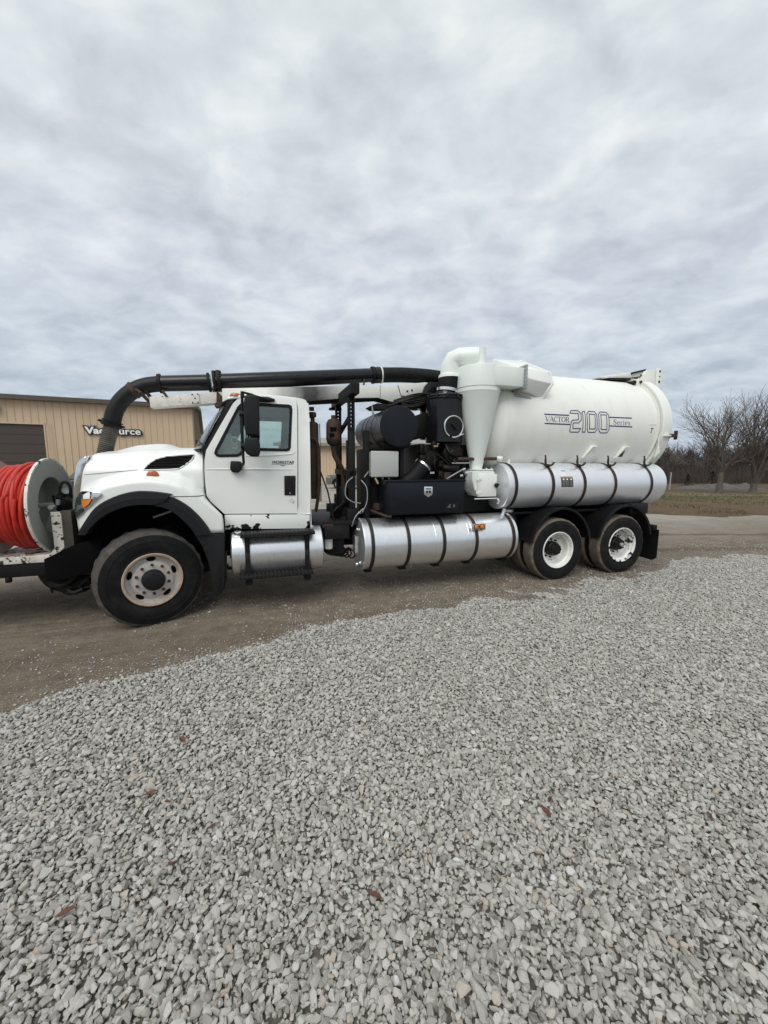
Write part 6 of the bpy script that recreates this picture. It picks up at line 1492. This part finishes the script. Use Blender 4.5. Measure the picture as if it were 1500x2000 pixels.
# turret and hydraulics at the boom's foot
bm = NB(); add_prism(bm, [(3.88, 3.16), (3.96, 3.235), (4.30, 3.235), (4.42, 3.05), (4.42, 2.85), (3.75, 2.85), (3.82, 3.0)], 'v', BV-.17, BV+.17); add_cyl(bm, (4.1, BV, 2.3), (4.1, BV, 2.9), .22, None, 24); add_box(bm, (3.35, BV-.14, 2.80), (4.0, BV+.14, 2.90)); tr_ = P_('turret', bm, 'black_paint', bev=.02)
bm = NB(); add_cyl(bm, (3.38, BV-.02, 2.87), (3.95, BV-.02, 3.0), .045, None, 14); add_cyl(bm, (3.0, BV-.10, 2.80), (3.5, BV-.16, 2.835), .03, None, 10); add_prism(bm, [(2.93, 2.79), (3.05, 2.84), (3.30, 2.82), (3.3, 2.76), (3.0, 2.75)], 'v', BV-.2, BV+.1)
r_ = random.Random(4)
for k_ in range(14):
    a = Vector((r_.uniform(3.2, 3.6), BV-.2, r_.uniform(2.80, 2.90))); b = Vector((r_.uniform(3.8, 4.2), BV-.25, r_.uniform(2.86, 3.05))); add_tube(bm, bez([a, (a+b)/2+Vector((0, -.05, r_.uniform(-.06, .06))), b], 14), .013, 6)
for k_ in range(10): p = Vector((r_.uniform(3.4, 4.0), BV-.22, r_.uniform(2.78, 2.95))); s = r_.uniform(.02, .045); add_box(bm, p-Vector((s, s, s)), p+Vector((s, s, s)))
P_('hydraulics', bm, 'grease', tr_, kind='stuff'); bm = NB(); add_cyl(bm, (3.42, BV-.16, 2.86), (3.44, BV-.16, 2.93), .025, None, 8); P_('brass_fitting', bm, 'brass', tr_)
# debris pipe along the boom
bm = NB(); c = bez([(-.630, BV, 2.455), (-.585, BV, 2.60), (-.49, BV, 2.745), (-.36, BV, 2.865), (-.20, BV, 2.945), (-.013, BV, 2.984)], 40); add_tube(bm, c, [.104-.000*i/(len(c)-1) for i in range(len(c))], 28); dp = P_('debris_pipe', bm, 'black_plastic', smooth=50, label='black debris pipe curving down in front of the hood')
bm = NB(); add_tube(bm, [(-.013, BV, 2.984), (.63, BV, 3.040)], [.106, .112], 28); P_('pipe_section', bm, 'black_paint', dp, smooth=50)
bm = NB(); add_tube(bm, [(.70, BV, 3.047), (.90, BV, 3.066), (3.02, BV, 3.304)], [.118, .118, .108], 28); P_('pipe_section', bm, 'black_paint', dp, smooth=50)
def ring(u, z, r0, r1, w, m, name, tilt=.1, par=dp):
    bm = NB(); add_lathe(bm, [(r0, -w/2), (r1, -w/2), (r1+.003, 0), (r1, w/2), (r0, w/2), (r0, -w/2)], (u, BV, z), (1, 0, tilt), 40); return P_(name, bm, m, par)
ring(-.02, 2.983, .107, .128, .04, 'black_frame', 'pipe_clamp'); ring(.60, 3.038, .112, .132, .03, 'black_frame', 'pipe_clamp'); ring(.675, 3.045, .112, .160, .035, 'black_frame', 'coupling'); ring(.735, 3.05, .112, .165, .045, 'black_frame', 'coupling')
ring(3.03, 3.305, .108, .132, .04, 'black_frame', 'pipe_clamp'); ring(3.11, 3.312, .108, .126, .10, 'black_paint', 'coupling'); ring(3.165, 3.316, .122, .130, .022, 'paper_white', 'hose_band')
bm = NB()
for k_ in range(10):
    a = 6.283*k_/10; add_cyl(bm, (.655, BV+.148*math.cos(a), 3.043+.148*math.sin(a)), (.765, BV+.148*math.cos(a), 3.053+.148*math.sin(a)), .012, None, 6)
P_('bolt', bm, 'black_frame', dp)
bm = NB(); 
for (p, q) in (((-.40, BV-.02, 2.96), (-.14, BV-.02, 2.70)), ((-.32, BV+.05, 2.97), (-.12, BV+.05, 2.74))): add_tube(bm, [p, ((p[0]+q[0])/2+.03, p[1]-.10, (p[2]+q[2])/2+.0), q], .024, 8)
add_lathe(bm, [(.105, -.03), (.112, -.03), (.112, .03), (.105, .03)], (-.345, BV, 2.875), (.78, 0, .62), 32); P_('pipe_brace', bm, 'rust_dark', dp)
bm = NB(); add_prism(bm, [(.0, 2.885), (.03, 2.885), (.085, 2.80), (.055, 2.795), (.015, 2.84)], 'v', BV-.1, BV-.08); add_prism(bm, [(.635, 2.95), (.665, 2.95), (.68, 2.88), (.65, 2.88)], 'v', BV-.08, BV-.05); add_tube(bm, [(.90, BV-.06, 2.90), (.90, BV-.06, 2.96)], .03, 8); add_tube(bm, [(2.86, BV-.08, 3.12), (2.87, BV-.08, 3.22)], .014, 8); P_('pipe_stay', bm, 'rust_dark', dp)
bm = NB(); pp, rr = corrugated(bez([(3.15, BV, 3.315), (3.6, BV, 3.345), (4.1, BV, 3.345), (4.5, BV, 3.30), (4.95, BV, 3.16)], 40), .113, .121, .030); add_tube(bm, pp, rr, 28); P_('flexible_hose', bm, 'black_rubber', dp, smooth=60)
bm = NB(); pp, rr = corrugated(bez([(-.638, BV, 2.40), (-.70, BV, 2.20), (-.765, BV, 1.95), (-.82, BV, 1.6), (-.90, BV, 1.2)], 40), .086, .097, .026); add_tube(bm, pp, rr, 28); k = NT('hose_ribs'); k.set(col=k.ramp(k.noise(9, 6, .6), [(.35, (.045, .042, .036)), (.7, (.12, .108, .085))]), rough=.7); P_('flexible_hose', bm, 'hose_ribs', dp, smooth=60, label='ribbed grey-brown suction hose hanging in front of the grille')
bm = NB(); add_lathe(bm, [(.099, -.03), (.124, -.02), (.126, .0), (.108, .01), (.108, .03), (.122, .035), (.122, .05), (.10, .055)], (-.640, BV, 2.41), (.28, 0, .96), 36)
for s in (-1, 1): add_cyl(bm, (-.640+s*.128, BV-.03, 2.42-s*.04), (-.640+s*.128, BV+.03, 2.42-s*.04), .018, None, 8)
P_('coupling', bm, 'black_frame', dp)
# --- front platform and hose reel ------------------------------------------------------------
bm = NB(); add_box(bm, (-3.1, .26, .775), (-1.06, .34, .86)); add_box(bm, (-3.1, .3402, .83), (-1.06, 2.1, .858)); add_box(bm, (-3.1, 2.102, .775), (-1.06, 2.18, .86)); bmpr = P_('front_platform', bm, 'chipped_heavy', bev=.006)
bm = NB(); add_prism(bm, [(-1.025, 1.345), (-.925, 1.345), (-.925, .93), (-.955, .90), (-1.07, .80), (-1.12, .80), (-1.12, .858), (-1.06, .875), (-1.02, .93)], 'v', .272, .30); bevel(bm, .004, 1); up = P_('upright_bracket', bm, 'chipped_white', bmpr)
bm = NB()
for u, z in ((-1.005, 1.30), (-.95, 1.30), (-1.003, 1.21), (-.95, 1.21)): add_box(bm, (u-.012, .2705, z-.005), (u+.012, .2718, z+.005))
for u, z in ((-.945, 1.165), (-.99, 1.115), (-.965, 1.085), (-.94, 1.08)): add_box(bm, (u-.006, .2705, z-.006), (u+.006, .2718, z+.006))
P_('slot', bm, 'dark_void', up)
k = NT('olive_steel'); k.set(col=k.ramp(k.noise(5, 7, .6), [(.3, (.040, .036, .028)), (.7, (.085, .075, .058))]), rough=.6)
bm = NB(); add_box(bm, (-.922, .275, .80), (-.83, .31, 1.36)); add_box(bm, (-.86, .31, .80), (-.83, 2.1, 1.36)); P_('back_panel', bm, 'olive_steel', bmpr, bev=.004)
bm = NB(); add_box(bm, (-3.1, .275, .62), (-1.10, .34, .770)); add_box(bm, (-3.1, .5, .60), (-1.0, .6, .75)); add_box(bm, (-3.1, 1.8, .60), (-1.0, 1.9, .75)); add_cyl(bm, (-1.47, .27, .63), (-1.47, .27, .57), .03, None, 10); P_('platform_beam', bm, 'black_frame', bmpr, bev=.006)
bm = NB(); add_prism(bm, [(-1.115, .815), (-.80, .97), (-.55, 1.03), (-.55, .70), (-.80, .60), (-.86, .575), (-1.115, .555)], 'v', .235, .262); add_box(bm, (-1.10, .262, .57), (-1.0, 2.1, .62)); P_('bumper_plate', bm, 'dark_void', bmpr, bev=.006)
bm = NB(); r_ = random.Random(6)
add_tube(bm, bez([(-1.27, .55, .66), (-1.20, .52, .52), (-1.10, .50, .44), (-.96, .50, .42), (-.80, .52, .50)], 24), [.07]*12+[.09]*13 if False else .085, 10)
for k_ in range(16):
    a = Vector((r_.uniform(-1.25, -.95), r_.uniform(.42, .6), r_.uniform(.40, .62))); b = a+Vector((r_.uniform(.05, .4), r_.uniform(-.1, .1), r_.uniform(-.12, .2))); add_tube(bm, bez([a, (a+b)/2+Vector((0, -.03, -.06)), b], 10), r_.choice((.012, .018, .03)), 7)
add_tube(bm, bez([(-1.18, .46, .50), (-1.17, .44, .42), (-1.16, .44, .36)], 8), .012, 6); add_tube(bm, bez([(-.95, .44, .47), (-.85, .42, .40), (-.72, .42, .43), (-.66, .44, .52)], 16), .010, 6)
P_('hanging_lines', bm, 'grease', kind='stuff')
bm = NB(); add_tube(bm, bez([(-1.0, .5, .62), (-.8, .46, .57), (-.6, .46, .56), (-.4, .48, .60)], 20), .028, 10); add_tube(bm, bez([(-.9, .44, .66), (-.7, .42, .60), (-.45, .44, .62)], 16), .02, 8); P_('steering_line', bm, 'rust_dark')
bm = NB(); add_box(bm, (-.78, .50, .62), (-.52, 1.95, 1.18)); add_box(bm, (-.52, .62, .70), (-.2, 1.8, 1.3)); P_('dark_gap_filler', bm, 'dark_void', bev=.03)  # dark boxes added to fill the see-through gap behind the bumper
# reel: axis along the truck
RC = (.565, 1.398); RR = .545
reel = sub_empty('hose_reel', truck)
def flange(u, d, m):
    bm = NB(); add_lathe(bm, [(.335, 0), (RR-.012, 0), (RR, -.004*d), (RR+.006, .010*d), (RR, .024*d), (RR-.012, .020*d), (.335, .020*d), (.325, .010*d), (.335, 0)], (u, *RC), (1, 0, 0), 96); return obj('flange', bm, m, reel, smooth=30)
fl = flange(-1.13, 1, 'reel_grey'); fl2 = flange(-1.645, -1, 'reel_red_bounce')
bm = NB(); add_lathe(bm, [(RR-.016, .0205), (RR+.0065, .0245), (RR+.0085, .010), (RR+.0065, -.0045), (RR-.016, -.001)], (-1.13, *RC), (1, 0, 0), 96); obj('flange_edge', bm, 'chipped_white', reel)
bm = NB(); add_lathe(bm, [(.334, .005), (.334, -.51)], (-1.13, *RC), (1, 0, 0), 64); add_lathe(bm, [(.333, -.16), (.10, -.16)], (-1.13, *RC), (1, 0, 0), 64); obj('drum', bm, 'reel_grey', reel)
bm = NB(); add_cyl(bm, (-1.92, *RC), (-.86, *RC), .030, None, 14); add_cyl(bm, (-1.06, RC[0]-.03, RC[1]), (-1.06, RC[0]-.03, RC[1]-.42), .030, None, 12); add_cyl(bm, (-1.02, RC[0]-.29, RC[1]+.0), (-1.02, RC[0]+.1, RC[1]), .026, None, 12); obj('axle', bm, 'reel_grey', reel)
bm = NB(); add_box(bm, (-.99, .62, .86), (-.93, 1.1, 1.36)); add_box(bm, (-1.98, .35, .86), (-1.90, .8, 1.44)); P_('reel_stand', bm, 'black_frame', bev=.01)
bm = NB(); cen = []
layers = [(.440, -1.165, -1.61, 11, 0.3), (.468, -1.185, -1.55, 8, 1.4), (.40, -1.165, -1.61, 11, 2.2), (.480, -1.27, -1.46, 3, 2.9)]
r_ = random.Random(31)
for R_, ua, ub, turns, ph in layers:
    pts = []; n_ = turns*44
    jit = [r_.uniform(-.022, .022) for _ in range(turns+2)]
    for i in range(n_+1):
        t = i/n_; a = ph+6.283*turns*t; k_ = int(turns*t); f = turns*t-k_
        u = ua+(ub-ua)*t+(jit[k_]*(1-f)+jit[k_+1]*f)+.032*math.sin(a*1.0+k_*1.7)*(1 if R_ > .46 else .35)
        rr_ = R_+.010*math.sin(3.1*t*turns)+(.012*math.sin(a*.5+k_) if R_ > .5 else 0)
        rr_ *= 1-.13*ss(-1.28, -1.62, u); u = max(-1.612, min(-1.158, u))
        pts.append((u, RC[0]+rr_*math.cos(a), RC[1]+rr_*math.sin(a)))
    add_tube(bm, pts, .0225, 8)
obj('hose', bm, 'red_hose', reel, smooth=60, label='red rubber jetting hose wound on the reel')
# hose-reel drive: black hydraulic hoses and gauge
bm = NB(); r_ = random.Random(8)
for k_ in range(11):
    z0 = 1.36; pts = [(-1.0+.02*k_, .40+.03*r_.random(), z0-.02), (-1.02+.02*k_, .36, z0+.06+.10*r_.random()), (-.95+.02*k_, .36+.02*k_, z0+.12+.10*r_.random()), (-.88+.01*k_, .42, z0+.02+.1*r_.random()), (-.84, .5, z0-.03)]
    add_tube(bm, bez(pts, 18), .013, 7)
add_tube(bm, bez([(-.93, .38, 1.50), (-.95, .37, 1.60), (-.91, .37, 1.68), (-.86, .38, 1.64), (-.86, .38, 1.54), (-.92, .38, 1.48)], 24), .016, 8); add_box(bm, (-1.0, .42, 1.36), (-.86, .60, 1.44)); add_cyl(bm, (-.96, .45, 1.47), (-.88, .45, 1.49), .045, None, 12)
hr = P_('reel_drive', bm, 'black_rubber', smooth=60)
bm = NB(); add_lathe(bm, [(0, -.012), (.035, -.012), (.04, 0), (.04, .02)], (-.893, .365, 1.585), (.3, -1, 0), 18); add_cyl(bm, (-.98, .36, 1.42), (-.97, .35, 1.48), .022, None, 10); P_('gauge', bm, 'galvanised', hr)

# ------------------------------------------------------------------ parked vehicles
def car(name, label, cat, loc, rz, paint, L_=4.6, W_=1.85, H_=1.68, kind='suv'):
    t = thing(name, label, cat, loc, rz); hw = W_/2
    def sym(pts, w0, w1, m, nm, bev=.03):
        bm = NB(); add_prism(bm, pts, 'v', w0, w1); return obj(nm, bm, m, t, bev=bev, smooth=45)
    wx = (-L_*.30, L_*.30); wr = .36
    body = [(-L_/2, .50), (-L_/2+.03, .80), (-L_/2+.12, 1.0), (-L_/2+.95, 1.08), (L_/2-.10, 1.08), (L_/2, .95), (L_/2, .45), (L_/2-.1, .32)]
    def arch(x): return [(x+.43*math.cos(a), .36+.43*math.sin(a)) for a in [math.radians(q) for q in (-5, 20, 45, 70, 90, 110, 135, 160, 185)]]
    body += arch(wx[1])+[(wx[1]-.45, .28), (wx[0]+.45, .28)]+arch(wx[0])+[(-L_/2+.1, .32)]
    bd_ = sym(body, -hw, hw, paint, 'body', .05)
    cab = [(-L_/2+.95, 1.06), (-L_/2+1.62, H_-.06), (-L_/2+1.9, H_), (L_*.26, H_-.01), (L_*.36, H_-.10), (L_/2-.22, 1.06)]
    bm = NB(); add_prism(bm, cab, 'v', -hw+.02, hw-.02)
    for v in bm.verts:
        if v.co.z > 1.2: v.co.y *= .84
    obj('cabin', bm, paint, t, bev=.05, smooth=45)
    for s in (-1, 1):
        for nm, pts in (('window', [(-L_/2+1.18, 1.12), (-L_/2+1.66, H_-.14), (-.12, H_-.12), (-.10, 1.12)]), ('window', [(-.02, 1.12), (-.04, H_-.12), (L_*.20, H_-.13), (L_*.32, 1.12)])):
            bm = NB(); add_prism(bm, pts, 'v', s*(hw-.03), s*(hw+.004))
            for v in bm.verts: v.co.y -= s*max(0, (v.co.z-1.06))/(H_-1.06)*.13
            obj(nm, bm, 'car_glass', t)
        bm = NB(); add_lathe(bm, [(0, -.05), (.05, -.07), (.07, .07), (0, .05)], (-L_/2+1.25, s*(hw+.09), 1.14), (1, 0, 0), 10); obj('mirror', bm, paint, t)
        bm = NB(); add_prism(bm, [(-L_/2+.03, .82), (-L_/2+.10, .94), (-L_/2+.40, .90), (-L_/2+.34, .80)], 'v', s*(hw-.42), s*(hw+.006)); obj('headlight', bm, 'chrome', t)
        bm = NB(); add_box(bm, (L_/2-.10, s*(hw-.25), .82), (L_/2+.012, s*(hw+.006), 1.0)); obj('tail_light', bm, 'orange_lens', t)
        for x in wx:
            w = sub_empty('wheel', t, (x, s*(hw-.20), wr)); 
            bm = NB(); add_lathe(bm, [(.22, -.10), (.33, -.11), (wr, -.08), (wr, .08), (.33, .11), (.22, .10)], (0, 0, 0), (0, 1, 0), 28); obj('tyre', bm, 'tyre_side', w)
            bm = NB(); add_lathe(bm, [(0, .06*s), (.08, .08*s), (.2, .07*s), (.235, .10*s), (.235, -.08*s)], (0, 0, 0), (0, 1, 0), 24); obj('rim', bm, 'galvanised', w)
    bm = NB(); add_prism(bm, [(-L_/2+.99, 1.10), (-L_/2+1.60, H_-.09), (-L_/2+1.56, H_-.07), (-L_/2+.94, 1.10)], 'v', -hw+.18, hw-.18); obj('windscreen', bm, 'car_glass', t)
    bm = NB(); add_box(bm, (-L_/2-.02, -hw+.35, .55), (-L_/2+.06, hw-.35, .82)); obj('grille', bm, 'dark_void', t, bev=.02)
    bm = NB(); add_box(bm, (-.20, -hw-.006, .90), (-.05, hw+.006, .93)); add_box(bm, (.9, -hw-.006, .90), (1.05, hw+.006, .93)); obj('door_handle', bm, 'dark_void', t)
    return t
car('parked_car', 'grey green car parked in front of the low building', 'car', (-1.85, 28.6, 0), math.radians(-14), 'car_green')
car('parked_car', 'dark car parked by the tan wall beyond the hose reel', 'car', (-14.3, 19.6, 0), math.radians(62), 'car_dark', 4.5, 1.8, 1.62)
